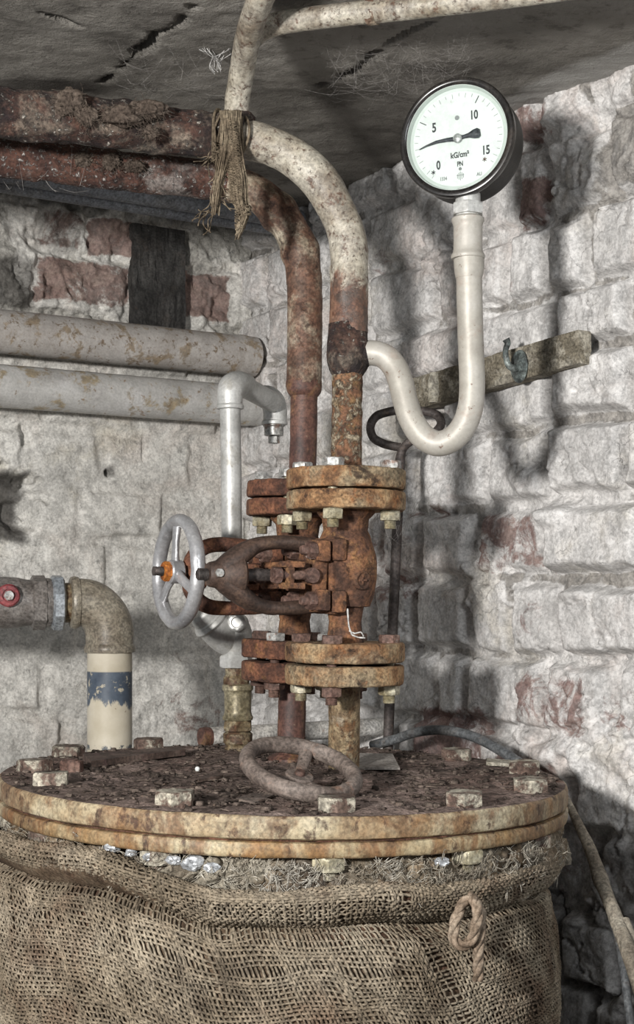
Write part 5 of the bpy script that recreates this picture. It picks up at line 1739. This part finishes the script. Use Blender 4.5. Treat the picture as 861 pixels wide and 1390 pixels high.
# grit, flakes and twigs
mb = MB()
for k in range(2600):
    a, r = random.uniform(0, 2 * PI), LR * .97 * math.sqrt(random.random())
    x, y = VC[0] + r * math.cos(a), VC[1] + r * math.sin(a)
    dens = .5 + .5 * float(vnoise(np.array([[x * 9, y * 9, 1.5]]), 71)[0])
    if random.random() > dens:
        continue
    s = random.choice((.0012, .0018, .0025, .004)) * random.uniform(.6, 1.3)
    if random.random() < .35:
        L = random.uniform(.006, .022)
        an = random.uniform(0, PI)
        d = np.array([math.cos(an), math.sin(an), random.uniform(-.05, .15)]) * L
        b = np.array([x, y, lid_z(x) + .0022])
        mb.tube([tuple(b - d / 2), tuple(b + np.array([random.uniform(-.002, .002), random.uniform(-.002, .002), .001])), tuple(b + d / 2)], random.uniform(.0004, .0009), 4, .004)
    else:
        an = random.uniform(0, PI)
        Rm = np.array(Matrix.Rotation(an, 3, 'Z') @ Matrix.Rotation(random.uniform(-.5, .5), 3, 'X'))
        v = np.array([(-1, -1, -1), (1, -1, -1), (1, 1, -1), (-1, 1, -1), (-.7, -.8, 1), (.8, -.6, 1), (.6, .8, 1), (-.8, .7, 1)]) * np.array([s * 1.4, s, s * .45])
        mb.add(v @ Rm.T + np.array([x, y, lid_z(x) + .0022]), [(0, 3, 2, 1), (4, 5, 6, 7), (0, 1, 5, 4), (1, 2, 6, 5), (2, 3, 7, 6), (3, 0, 4, 7)])
tag(mb.build('lid_debris', 'debris', None, None, origin=(VC[0], VC[1], LZ)), 'dark grit, flakes and twigs scattered over the boiler lid', 'debris', None, 'stuff')

# ------------------------------------------------------------------ silver drain line behind the valves
DS = 2.32
ps = lambda px, py, d=0: np.array(P(px, py, DS + d))
line = thing('drain_line', 'silver-painted small pipe with strainer and two elbows, standing behind the handwheel', 'pipe', tuple(lid_pt(322, 1024)))
sz = lambda py: CAMZ + (HY - py) / FPX * DS
m = MB()
m.tube([tuple(ps(318, 835)), tuple(ps(315, 735)), tuple(ps(314, 640)), tuple(ps(312.5, 552))], .0163, 36, .006, amp=.0002)
m.build('riser', 'silver_paint', line)
elA = MB()
elA.lathe([(.0163, 0), (.0212, .001), (.0222, .004), (.0212, .0075), (.0195, .009)], ps(312.5, 556), (0, 0, 1), 36, .002, .0003, 90)
e2p = np.array(P(378, 548, 2.47))
elA.tube([tuple(ps(312.5, 555)) + (.0198,), tuple(ps(312.3, 538)) + (.0205,), tuple(ps(314, 527, .003)) + (.0212,), tuple(ps(322, 521.5, .02)) + (.0208,), tuple(ps(333, 524, .045)) + (.0203,)], None, 36, .003, amp=.0003)
elA.build('elbow', 'silver_paint', line)
m = MB()
d_ = np.array(P(383, 553, 2.47)) - ps(333, 524, .045)
m.tube([tuple(ps(328, 523, .03)), tuple(ps(333, 524, .045) + d_ * .75)], .0170, 36, .004)
m.build('link_pipe', 'silver_paint', line)
m = MB()
t_ = lambda px, py: np.array(P(px, py, 2.47))
m.tube([tuple(t_(355, 538)) + (.0185,), tuple(t_(364, 540)) + (.0205,), tuple(t_(371, 547)) + (.0208,), tuple(t_(373.5, 558)) + (.0203,), tuple(t_(373.5, 572)) + (.0200,)], None, 36, .003, amp=.0003)
m.lathe([(.0185, -.004), (.0218, -.003), (.0218, .002), (.0195, .004)], t_(373, 574), (0, 0, 1), 36, .002)
m.build('elbow', 'silver_paint', line)
m = MB()
m.lathe([(.012, -.021), (.016, -.020), (.0165, -.006), (.0185, -.004), (.0185, .0), (.0, .0)], t_(372, 575), (0, 0, 1), 30, .002, .0005, 90)
m.hexa(.0095, .012, t_(372, 602), (0, 0, 1))
m.build('end_plug', 'nut_zinc', line)
# strainer body: slanted barrel with cap and curled plug
m = MB()
m.tube([tuple(ps(318, 838)) + (.0168,), tuple(ps(319, 850)) + (.024,), tuple(ps(320, 868)) + (.0272,), tuple(ps(320.5, 882)) + (.0245,), tuple(ps(320.5, 892)) + (.0205,), tuple(ps(320.5, 902)) + (.019,)], None, 40, .003, amp=.0006, ns=50)
m.tube([tuple(ps(318, 878)) + (.0200,), tuple(ps(308, 868, -.006)) + (.0255,), tuple(ps(293, 852, -.016)) + (.0275,), tuple(ps(283, 841, -.022)) + (.0275,)], None, 40, .003, amp=.0006, ns=50)
m.build('strainer_body', 'silver_paint', line)
m = MB()
ax_ = unit(ps(283, 841, -.022) - ps(300, 860, -.012))
m.lathe([(.0, -.004), (.029, -.004), (.0305, -.001), (.029, .004), (.024, .008), (.0225, .022), (.019, .026), (0, .026)], ps(286, 845, -.020), ax_, 40, .003, .0006, 60)
m.build('strainer_cap', 'silver_paint', line)
m = MB()
m.lathe([(.0, -.02), (.0145, -.02), (.0145, .004), (.012, .006), (.0085, .006), (.0075, .003), (.0, .003)], ps(322, 845, -.030), (-.15, -1, .05), 32, .002, .0004, 90)
m.build('side_plug', 'silver_paint', line)
m = MB()
m.hexn(.0262, sz(889) - sz(906), (*ps(320.5, 906)[:2], sz(906)), (0, 0, 1), .3, .0006)
m.build('hex_coupling', 'silver_paint', line)
m = MB()
m.lathe([(.013, sz(936)), (.0205, sz(932)), (.0205, sz(920)), (.017, sz(916)), (.018, sz(904))], (*ps(321, 920)[:2], 0), (0, 0, 1), 36, .002, .0007, 70)
m.build('nipple', 'brass_rusty', line)
m = MB()
m.lathe([(.02, sz(978)), (.0235, sz(977)), (.0245, sz(973.5)), (.0225, sz(970)), (.0212, sz(966)), (.0215, sz(942)), (.0225, sz(938)), (.0247, sz(936)), (.0247, sz(930)), (.021, sz(928)), (.012, sz(927))], (*ps(323, 955)[:2], 0), (0, 0, 1), 40, .002, .0004, 60)
m.build('socket', 'brass_dirty', line)
m = MB()
m.hexn(.0240, sz(978) - sz(992), (*ps(323, 955)[:2], sz(992)), (0, 0, 1), .5, .001, 4)
m.lathe([(.0, sz(1030)), (.0215, sz(1030)), (.0205, sz(1014)), (.0185, sz(1012)), (.0228, sz(1008)), (.0228, sz(996)), (.019, sz(993))], (*ps(323, 955)[:2], 0), (0, 0, 1), 36, .002, .0012, 80)
m.build('threaded_base', 'brass_rusty', line)

# white stub pipe behind the lid, running into the wall
wp = thing('white_pipe', 'pale horizontal pipe with a rusty end lying low behind the lid', 'pipe', tuple(P(275, 1003, 2.50)))
q0 = np.array(P(276, 1001, 2.50))
dirL = np.array([.84, .542, 0])
m = MB()
m.tube([tuple(q0), tuple(q0 + dirL * .62)], .0165, 32, .01, amp=.0005)
m.build('pipe', 'white_pipe', wp)
m = MB()
m.tube([tuple(q0 - dirL * .003) + (.0172,), tuple(q0 + dirL * .004) + (.0176,), tuple(q0 + dirL * .012) + (.0168,)], None, 32, .002, amp=.0008, ns=90)
m.build('rusty_end', 'red_rust_pipe', wp)

# ------------------------------------------------------------------ cream elbow pipe with ball valve
DC = 2.47
pc = lambda px, py, d=0: np.array(P(px, py, DC + d))
dC = unit([-.955, -.29, 0])
cb = pc(149, 1000)
cr = thing('elbow_pipe', 'stout cream pipe with a worn blue band and brown elbow at the top', 'pipe', (cb[0], cb[1], .70))
m = MB()
m.tube([(cb[0], cb[1], .0), (cb[0], cb[1], .70), (cb[0], cb[1], float(pc(149, 880)[2]))], .0375, 56, .01, amp=.0003)
m.build('upright', 'cream_band_pipe', cr)
m = MB()
zt = float(pc(149, 882)[2])
zh = float(pc(149, 818)[2])
m.lathe([(.034, -.006), (.0425, -.004), (.0435, .002), (.0415, .008), (.040, .010)], (cb[0], cb[1], zt), (0, 0, 1), 56, .003, .0008, 60)
R0 = zh - zt
arc = [(cb[0], cb[1], zt + .004, .0395)]
for k in range(0, 10):
    a = k / 9 * PI / 2
    p = np.array([cb[0], cb[1], zt]) + dC * R0 * .62 * (1 - math.cos(a)) + np.array([0, 0, 1]) * (R0 * .30 + R0 * .70 * math.sin(a))
    arc.append(tuple(p) + (.0405,))
pe = np.array([cb[0], cb[1], zh]) + dC * (R0 * .62 + .004)
arc.append(tuple(pe) + (.0405,))
m.tube(arc, None, 56, .004, amp=.0006, ns=40)
m.lathe([(.036, -.002), (.0425, 0), (.0442, .006), (.0425, .012), (.037, .014)], pe, dC, 56, .003, .0006, 60)
m.build('elbow', 'elbow_cream', cr)
bv = thing('ball_valve', 'brown-grey ball valve with a red lever at the cream elbow', 'valve', tuple(pe + dC * .03 - np.array([0, 0, .045])))
m = MB()
m.lathe([(.03, .012), (.033, .014), (.033, .026), (.03, .028)], pe, dC, 40, .003)
m.build('nipple', 'brass_rusty', bv)
m = MB()
m.hexa(.0475, .021, pe + dC * .024, dC, 8, .3, .1)
m.build('union_nut', 'union_blue', bv)
m = MB()
m.lathe([(.03, .042), (.039, .044), (.041, .048), (.041, .056), (.038, .058)], pe, dC, 48, .003)
m.hexa(.0455, .026, pe + dC * .052, dC, 8, .1, .1)
m.lathe([(.03, .07), (.0375, .072), (.0385, .085), (.0415, .10), (.0425, .115), (.0425, .135), (.0405, .15), (.037, .165), (.037, .18), (.03, .181)], pe, dC, 48, .004, .0004)
m.hexa(.0455, .026, pe + dC * .178, dC, 8, .1, .1)
m.lathe([(.03, .2), (.036, .201), (.036, .34), (.03, .341)], pe, dC, 48, .01)
m.build('body', 'ball_valve_grey', bv)
nC = np.array([dC[1], -dC[0], 0])
if nC[1] > 0:
    nC = -nC
hb = pe + dC * .118 + np.array([0, 0, .012]) + nC * .040
m = MB()
m.lathe([(0, -.004), (.0165, -.004), (.0185, 0), (.0185, .010), (.016, .013), (.0105, .0135), (.0100, .010), (0, .010)], hb, nC, 36, .002, .0007, 90)
m.tube([tuple(hb + nC * .004 + np.array([0, 0, 0])) + (.0125,), tuple(hb + nC * .008 + dC * .05) + (.0125,), tuple(hb + nC * .014 + dC * .13) + (.011,)], None, 20, .004, flat=.45, up=(0, 0, 1), amp=.0004)
lev = m.build('lever', 'red_handle', bv)
m = MB()
m.hexn(.0085, .008, hb + nC * .010, nC, .2, .0004)
m.build('lever_nut', 'nut_zinc', lev)

# ------------------------------------------------------------------ thick pipes and conduit along the wall
def along_left(u, off, z):
    q = K + EL * u + NL * off
    return np.array([q[0], q[1], z])


def wall_run(name, pxr, pyr, off, r, mat, label, z, flange=None, u_end=.95, pyend=None, u0=-.02):
    t = thing(name, label, 'pipe', tuple(along_left(.3, off, z - r)))
    mm = MB()
    mm.tube([tuple(along_left(u0, off, z)), tuple(along_left(.3, off, z)), tuple(along_left(u_end, off, z))], r, 56, .012, amp=.0005, ns=30)
    mm.build('pipe', mat, t)
    mm = MB()
    mm.tube([tuple(along_left(u0 + .01, off, z)) + (r,), tuple(along_left(u0 + .034, off, z)) + (r + .0012,), tuple(along_left(u0 + .045, off, z)) + (r * .99,)], None, 56, .003, amp=.0016, ns=60)
    mm.build('end_collar', mat, t)
    return t


wall_run('wall_pipe', 345, 480, .065, .0415, 'thick_pipe_upper', 'upper of two thick grey-brown pipes along the wall, rust-freckled', 1.0 + (805 - 470) / 2000 * 2.93, u0=.013)
wall_run('wall_pipe', 300, 540, .075, .0405, 'thick_pipe_lower', 'lower of two thick pale grey pipes along the wall, with ochre blotches', 1.0 + (805 - 535) / 2000 * 2.87, u0=.004)
cond = thing('conduit', 'smooth grey plastic conduit running under the ceiling behind the rusty pipes', 'conduit', tuple(along_left(.3, .20, 1.72)))
czz = .740 + CAMZ
def cpt(u, off, z):
    return tuple(along_left(u, off, z))
m = MB()
m.tube([cpt(.004, .235, czz), cpt(.2, .235, czz), cpt(.95, .235, czz)], .0190, 28, .03)
c1 = m.build('tube', 'plastic_grey', cond)
m = MB()
m.tube([cpt(.004, .205, czz - .012), cpt(.2, .205, czz - .012), cpt(.95, .205, czz - .012)], .0160, 28, .03)
c2 = m.build('tube', 'plastic_grey', cond)
for c_, off, zc_, r_, us_ in ((c1, .235, czz, .0190, (.02, .035, .05, .075)), (c2, .205, czz - .012, .016, (.0, .02, .035))):
    m = MB()
    for k, u_ in enumerate(us_):
        m.box(along_left(u_, off, zc_) + np.array([NL[0], NL[1], 0]) * r_ * .93 + np.array([0, 0, -r_ * .30]), (.008 + .004 * (k % 2), .0022, .0022), np.array([[EL[0], NL[0], 0], [EL[1], NL[1], 0], [0, 0, 1]]), 0)
    m.build('print_marks', 'plastic_ink', c_)

# dark tarred board on the wall
u0, _ = wall_uz(176, 370, EL)
u1, _ = wall_uz(246, 370, EL)
us_ = np.linspace(min(u0, u1), max(u0, u1), 40)
zs_ = np.linspace(1.50, 1.745, 110)
Ug, Zg = np.meshgrid(us_, zs_, indexing='ij')
hg = .020 + .0035 * fbm(np.stack([Ug * 60, Zg * 14, Ug * 0], -1), 4, 611) + .002 * fbm(np.stack([Ug * 90, Zg * 90, Ug * 0], -1), 3, 612)
ed = .004 * fbm(np.stack([Zg * 22, Ug * 3, Ug * 0], -1), 3, 613)
Ug = Ug + ed
pf = np.stack([K[0] + EL[0] * Ug + NL[0] * hg, K[1] + EL[1] * Ug + NL[1] * hg, Zg], -1)
pbk = np.stack([K[0] + EL[0] * Ug - NL[0] * .004, K[1] + EL[1] * Ug - NL[1] * .004, Zg], -1)
m = MB()
lay = np.concatenate([pf, pbk[::-1]], 0)
R_ = lay.transpose(1, 0, 2)
m.rings(R_)
tag(m.build('tarred_board', 'tar_wood', None, 50), 'blackened upright board on the bare brickwork above the thick pipes', 'board')

# ------------------------------------------------------------------ board with coat hook on the right-hand wall
bt0, bt1 = wall_pt(572, 517, ER, NR, .031), wall_pt(806, 450, ER, NR, .031)
bb0, bb1 = wall_pt(572, 560, ER, NR, .031), wall_pt(806, 495, ER, NR, .031)
def b_pt(s, t, off=0.0):
    p = (np.array(bt0) * (1 - s) + np.array(bt1) * s) * (1 - t) + (np.array(bb0) * (1 - s) + np.array(bb1) * s) * t
    return p + np.array([NR[0], NR[1], 0]) * off
board = thing('hook_board', 'old wooden rail with flaking white paint and a hook, fixed slantwise to the wall', 'rail', tuple(b_pt(.5, 1)))
S_, T_ = np.meshgrid(np.linspace(0, 1, 150), np.linspace(0, 1, 34), indexing='ij')
pf = b_pt(S_[..., None], T_[..., None])
pf = pf + np.array([NR[0], NR[1], 0]) * (.0022 * fbm(np.stack([S_ * 5, T_ * 9, S_ * 0], -1), 5, 71) + .001 * fbm(np.stack([S_ * 60, T_ * 12, S_ * 0], -1), 3, 72))[..., None]
pf[..., 2] += .0012 * fbm(np.stack([S_ * 14, T_ * 0, S_ * 0], -1), 3, 73)
back_ = pf - np.array([NR[0], NR[1], 0]) * .026
lay = np.concatenate([pf, back_[:, ::-1]], 1)
m = MB()
m.rings(lay)
m.build('board', 'old_wood', board, 40)
for s_ in (.455, .19):
    m = MB()
    a_, b_ = b_pt(s_, .05, .003), b_pt(s_, .98, .003)
    m.tube([tuple(a_) + (.008,), tuple((a_ + b_) / 2) + (.0115,), tuple(b_) + (.009,)], None, 20, .003, amp=.0018, ns=70, flat=.7)
    m.build('peg_stump', 'old_wood' if s_ > .3 else 'peg_paint', board)
hk = b_pt(.70, .62, .004)
m = MB()
nb = np.array([NR[0], NR[1], 0])
eb = np.array([ER[0], ER[1], 0])
m.lathe([(0, -.003), (.0175, -.003), (.0195, 0), (.018, .003), (.010, .0055), (0, .006)], hk, nb, 36, .003, .0006, 90, ref=eb)
m.v[-1] = m.v[-1] + (np.outer((m.v[-1] - hk)[:, 2], [0, 0, 1.0]) * .35)
h1 = m.build('coat_hook', 'hook_patina', board)
m = MB()
m.tube([tuple(hk + nb * .002) + (.007,), tuple(hk + nb * 0.0100 + eb * .002 + np.array([0, 0, -.004])) + (.006,), tuple(hk + nb * 0.0200 + eb * .0 + np.array([0, 0, -.002])) + (.0052,), tuple(hk + nb * 0.0255 + eb * -.002 + np.array([0, 0, .012])) + (.0047,),
        tuple(hk + nb * 0.0250 + eb * -.003 + np.array([0, 0, .026])) + (.0045,), tuple(hk + nb * 0.0220 + eb * -.002 + np.array([0, 0, .034])) + (.005,), tuple(hk + nb * 0.0250 + eb * -.003 + np.array([0, 0, .041])) + (.0062,)], None, 16, .003, amp=.0004, ns=120)
m.build('hook_arm', 'hook_patina', h1)

# ------------------------------------------------------------------ iron poker, hose, sticks
pk = [P(525, 1120, 2.50), P(527, 1010, 2.50), P(533, 860, 2.50), P(540, 700, 2.50), P(543, 630, 2.50), P(546, 612, 2.50), P(556, 600, 2.49), P(575, 594, 2.485), P(592, 586, 2.485), P(599, 575, 2.49), P(594, 564, 2.50), P(580, 559, 2.505), P(555, 557, 2.51), P(528, 559, 2.51),
      P(510, 566, 2.51), P(503, 579, 2.51), P(507, 594, 2.515), P(520, 602, 2.52), P(536, 606, 2.52), P(544, 607, 2.52)]
zlow = Vector((pk[0].x - .03, 2.47, .0))
m = MB()
m.tube([tuple(zlow) + (.0088,)] + [tuple(p) + (.0088 if i < 5 else .0075,) for i, p in enumerate(pk)], None, 16, .004, amp=.0005, ns=90)
tag(m.build('iron_poker', 'iron_dark'), 'thin dark iron rod with a bent loop at its top, behind the valves', 'rod')

hose = [P(505, 1012, 2.50), P(538, 1003, 2.47), P(565, 994, 2.43), P(600, 991, 2.39), P(640, 999, 2.34), P(680, 1019, 2.28), P(715, 1042, 2.23), P(742, 1060, 2.20), P(757, 1080, 2.18), P(758, 1112, 2.17), P(745, 1160, 2.17), P(722, 1230, 2.18), P(700, 1330, 2.18), P(690, 1480, 2.18)]
m = MB()
m.tube([tuple(p) for p in hose], .0080, 20, .004, amp=.0002)
tag(m.build('rubber_hose', 'hose_grey'), 'dark grey hose arching over the back of the lid towards the wall', 'hose')
stk = [(768, 1082, 2.17, .0055), (784, 1116, 2.13, .0068), (800, 1150, 2.09, .0085), (811, 1180, 2.05, .0098), (815, 1192, 2.04, .0112), (822, 1210, 2.02, .0096), (838, 1250, 1.98, .0100), (856, 1298, 1.93, .0108), (872, 1345, 1.89, .0112), (900, 1430, 1.83, .0115), (940, 1560, 1.75, .0115)]
m = MB()
m.tube([tuple(P(a, b, c)) + (r,) for a, b, c, r in stk] + [(.56, 1.60, .005, .0115)], None, 20, .004, amp=.0008, ns=50)
tag(m.build('wooden_stick', 'stick_tan'), 'knotty tan stick slanting down between the lid and the wall', 'stick')
m = MB()
m.tube([tuple(P(826, 1222, 2.03)), tuple(P(836, 1262, 2.0)), tuple(P(846, 1310, 1.97)), tuple(P(858, 1400, 1.92)), tuple(P(875, 1500, 1.88)), (.47, 1.85, .006)], .0055, 14, .006, amp=.0002)
tag(m.build('thin_cable', 'hose_grey'), 'thin blue-grey cable hanging down just behind the tan stick', 'cable')
m = MB()
m.tube([tuple(P(846, 1250, 1.98)), tuple(P(862, 1290, 1.95)), tuple(P(885, 1340, 1.91)), tuple(P(930, 1430, 1.86)), (.62, 1.70, .008)], .0095, 16, .006, amp=.0006)
tag(m.build('wooden_stick', 'stick_tan'), 'short second stick beside the knotty one, only its end in view', 'stick')
# ------------------------------------------------------------------ burlap rag tied round the pipe joint
mb = MB()
Dg = 2.015
random.seed(21)
def thread(pts, r, seg=5):
    mb.tube([tuple(p) for p in pts], r, seg, .006)
# long warp threads hanging
for k in range(120):
    t = k / 119
    if t < .62:                                            # main tail
        s = t / .62
        xs = [300 + 26 * s, 304 + 22 * s, 308 + 22 * s, 312 + 22 * s, 314 + 22 * s, 326 + 10 * s, 320 + 6 * s]
        ys = [150, 185, 215, 245, 270, 296, 312 + random.uniform(-8, 14)]
    else:                                                  # ragged side tail
        s = (t - .62) / .38
        xs = [302 + 14 * s, 300 + 14 * s, 296 + 13 * s, 291 + 12 * s, 288 + 13 * s, 287 + 10 * s]
        ys = [160, 195, 222, 245, 265, 285 + random.uniform(-12, 8)]
    ph = random.uniform(0, 6)
    pts = [P(x + 1.2 * math.sin(ph + i * 1.3) + random.gauss(0, .7), y, Dg - .010 * math.sin(s * PI) + random.uniform(-.004, .004)) for i, (x, y) in enumerate(zip(xs, ys))]
    thread(pts, random.uniform(.0006, .00105))
for k in range(60):
    y = 162 + k * 2.45
    i = (y - 150) / 160
    x0 = 301 + 12 * min(1, i * 1.3) + (6 if y > 275 else 0)
    x1 = x0 + 22 - (8 if y > 290 else 0)
    pts = [P(x0 + (x1 - x0) * q, y + 3 * q + random.gauss(0, .8), Dg - .011 * math.sin(q * PI) - .0022 - .0015 * (-1) ** int(q * 9)) for q in np.linspace(0, 1, 10)]
    thread(pts, random.uniform(.0008, .0013))
for k in range(44):                                         # stray ends and curls
    x, y = random.uniform(284, 305), random.uniform(190, 290)
    pts = [P(x, y, Dg)]
    a = random.uniform(0, 6.28)
    for j in range(5):
        a += random.uniform(-.9, .9)
        x += 7 * math.cos(a)
        y += 5 * math.sin(a) + 2.5
        pts.append(P(x, y, Dg - random.uniform(-.01, .01)))
    thread(pts, random.uniform(.0006, .0010), 4)
rag = thing('burlap_rag', 'frayed strip of brown burlap tied around the pipe joint and hanging down', 'rag', tuple(P(310, 320, Dg)))
mb.build('hanging_threads', 'rag', rag, None)
mb = MB()                                                   # wrap around the joint
cA = np.array(P(309, 187, 2.06))
axA = unit(pa(345, 192) - pa(300, 186))
for k in range(15):
    c = cA + axA * (-.016 + .0026 * k + random.gauss(0, .001))
    tilt = random.uniform(-.25, .25)
    X = unit(np.cross(axA, [0, 0, 1]) + axA * tilt)
    Y = unit(np.cross(axA, X))
    mb.tube([tuple(c + (X * math.cos(t) + Y * math.sin(t)) * (.0345 + .002 * math.sin(3 * t + k)) + axA * .004 * math.sin(t * 2 + k)) for t in np.linspace(0, 2 * PI, 20, endpoint=False)], .0019, 6, .006, True, amp=.0005, ns=200)
mb.build('wrapping', 'rag', rag, None)

# ------------------------------------------------------------------ dust tufts on the rusted pipes
random.seed(33)
def tuft(px, py, D, sx, sz, seed, label):
    c = np.array(P(px, py, D))
    bm = bmesh.new()
    bmesh.ops.create_icosphere(bm, subdivisions=4, radius=1)
    v = np.array([x.co[:] for x in bm.verts])
    f = [[w.index for w in g.verts] for g in bm.faces]
    bm.free()
    d = 1 + .45 * fbm(v * 1.6 + seed, 4, seed) + .16 * fbm(v * 7 + seed, 3, seed + 1)
    v = v * d[:, None] * np.array([sx, .6 * sx, sz])
    m_ = MB()
    m_.add(v + c, f)
    for k in range(90):
        d_ = unit([random.gauss(0, 1), random.gauss(-.4, .7), random.gauss(0, .8)])
        b = c + d_ * np.array([sx, .6 * sx, sz]) * .85
        L = random.uniform(.006, .016)
        e = b + (d_ * .6 + np.array([random.gauss(0, .5), random.gauss(0, .3), random.gauss(-.3, .5)])) * L
        m_.tube([tuple(b), tuple((b + e) / 2 + np.array([random.gauss(0, .002) for _ in range(3)])), tuple(e)], .00028, 4, .006)
    return tag(m_.build('dust_tuft', 'dust', None, 60), label, 'dust', 'dust tufts on the rusted pipes')


tuft(95, 140, 1.985, .020, .018, 1, 'upright clump of brown lint at the back of the higher rusted pipe')
tuft(118, 158, 1.985, .015, .013, 2, 'small lint clump clinging beside the upright clump on the higher rusted pipe')
tuft(165, 158, 2.0, .032, .013, 3, 'wide drooping mat of grey-brown lint on the higher rusted pipe')
tuft(200, 150, 2.005, .026, .012, 4, 'lint mat on top of the higher rusted pipe, nearer the burlap rag')
tuft(204, 180, 2.0, .010, .010, 5, 'small round lint ball hanging under the mat on the higher rusted pipe')
tuft(112, 217, 2.14, .013, .010, 6, 'grey lint clump on the lower rusted pipe under the upright clump')
tuft(150, 219, 2.14, .012, .011, 7, 'pale fluffy lint ball in the middle of the lower rusted pipe')
tuft(182, 226, 2.145, .015, .008, 8, 'flat lint clump on the lower rusted pipe nearest the burlap rag')

# ------------------------------------------------------------------ cobwebs
random.seed(44)
mb = MB()
def web(px0, py0, px1, py1, n, D0, D1, r=.00022):
    for k in range(n):
        a = np.array(P(random.uniform(px0, px1), random.uniform(py0, py1), random.uniform(D0, D1)))
        ang = random.gauss(1.4, .8)
        L = random.uniform(.02, .10)
        b = a + np.array([math.cos(ang), random.uniform(-.3, .3), math.sin(ang)]) * L * np.array([.7, 1, .8])
        for e in (a, b):
            e[2] = min(e[2], ZC - .004)
        mid = (a + b) / 2 - np.array([0, 0, random.uniform(.001, .008)])
        mb.tube([tuple(a), tuple(mid), tuple(b)], r * random.uniform(.6, 1.3), 4, .01)
web(440, 40, 620, 130, 240, 2.02, 2.3, .00013)
web(560, 20, 640, 100, 60, 2.0, 2.2, .00013)
web(180, 60, 300, 130, 60, 2.05, 2.3, .00013)
web(0, 225, 120, 262, 30, 2.1, 2.3)
web(505, 690, 560, 740, 40, 2.08, 2.2, .00018)
tag(mb.build('cobweb', 'web', None, None), 'fine grey cobwebs hanging below the ceiling and around the flanges', 'cobweb', None, 'stuff')
mb = MB()
for pl in ([(272, 48), (284, 66), (294, 78), (298, 92)], [(280, 50), (286, 70), (296, 80)], [(294, 78), (305, 72), (314, 66)], [(286, 70), (276, 66), (270, 56)], [(290, 76), (285, 88), (292, 97)], [(302, 74), (298, 86), (300, 96)]):
    for kk in range(5):
        ox, oy = random.gauss(0, 2.2), random.gauss(0, 2.2)
        mb.tube([tuple(P(a + ox + random.gauss(0, 1.4), b + oy, 2.10 + random.uniform(-.01, .01))) for a, b in pl], random.uniform(.0002, .0006), 5, .003, amp=.0003, ns=200)
tag(mb.build('cobweb', 'web_bright', None, None), 'bright white scrap of cobweb hanging beside the slim vent pipe', 'cobweb')
mb = MB()
for pl in ([(472, 826), (474, 850), (478, 862)], [(474, 856), (482, 860), (490, 858), (494, 864)], [(478, 862), (486, 865), (496, 866)]):
    mb.tube([tuple(P(a, b, 1.995)) for a, b in pl], .0011, 6, .003, amp=.0005, ns=200)
tag(mb.build('cobweb', 'web_bright', None, None), 'small white web strand stuck to the neck of the orange valve', 'cobweb')

# ------------------------------------------------------------------ light
w = bpy.data.worlds.new('world')
SC.world = w
w.use_nodes = True
bg = w.node_tree.nodes['Background']
bg.inputs[0].default_value = (.96, .98, 1.0, 1)
bg.inputs[1].default_value = .25


def area(name, loc, target, size, power, col):
    d = bpy.data.lights.new(name, 'AREA')
    d.shape = 'DISK'
    d.size = size
    d.energy = power
    d.color = col
    o = bpy.data.objects.new(name, d)
    COL.objects.link(o)
    o.location = loc
    o.rotation_euler = (Vector(target) - Vector(loc)).to_track_quat('-Z', 'Y').to_euler()
    return o


area('work_lamp', (-.95, -.15, 1.30), (.25, 2.3, 1.15), .20, 76, (1.0, .975, .94))
area('fill_light', (1.1, .0, 1.7), (0, 2.4, 1.1), .8, 14, (.95, .98, 1.0))  # soft fill light added from the right, source unseen
SC.view_settings.view_transform = 'Standard'
SC.view_settings.look = 'None'
SC.view_settings.exposure = 0.0
SC.view_settings.gamma = 1.0
SC.view_settings.use_curve_mapping = False
SC.cycles.max_bounces = 6
for o in list(SC.objects):
    if '_o' in o:
        del o['_o']
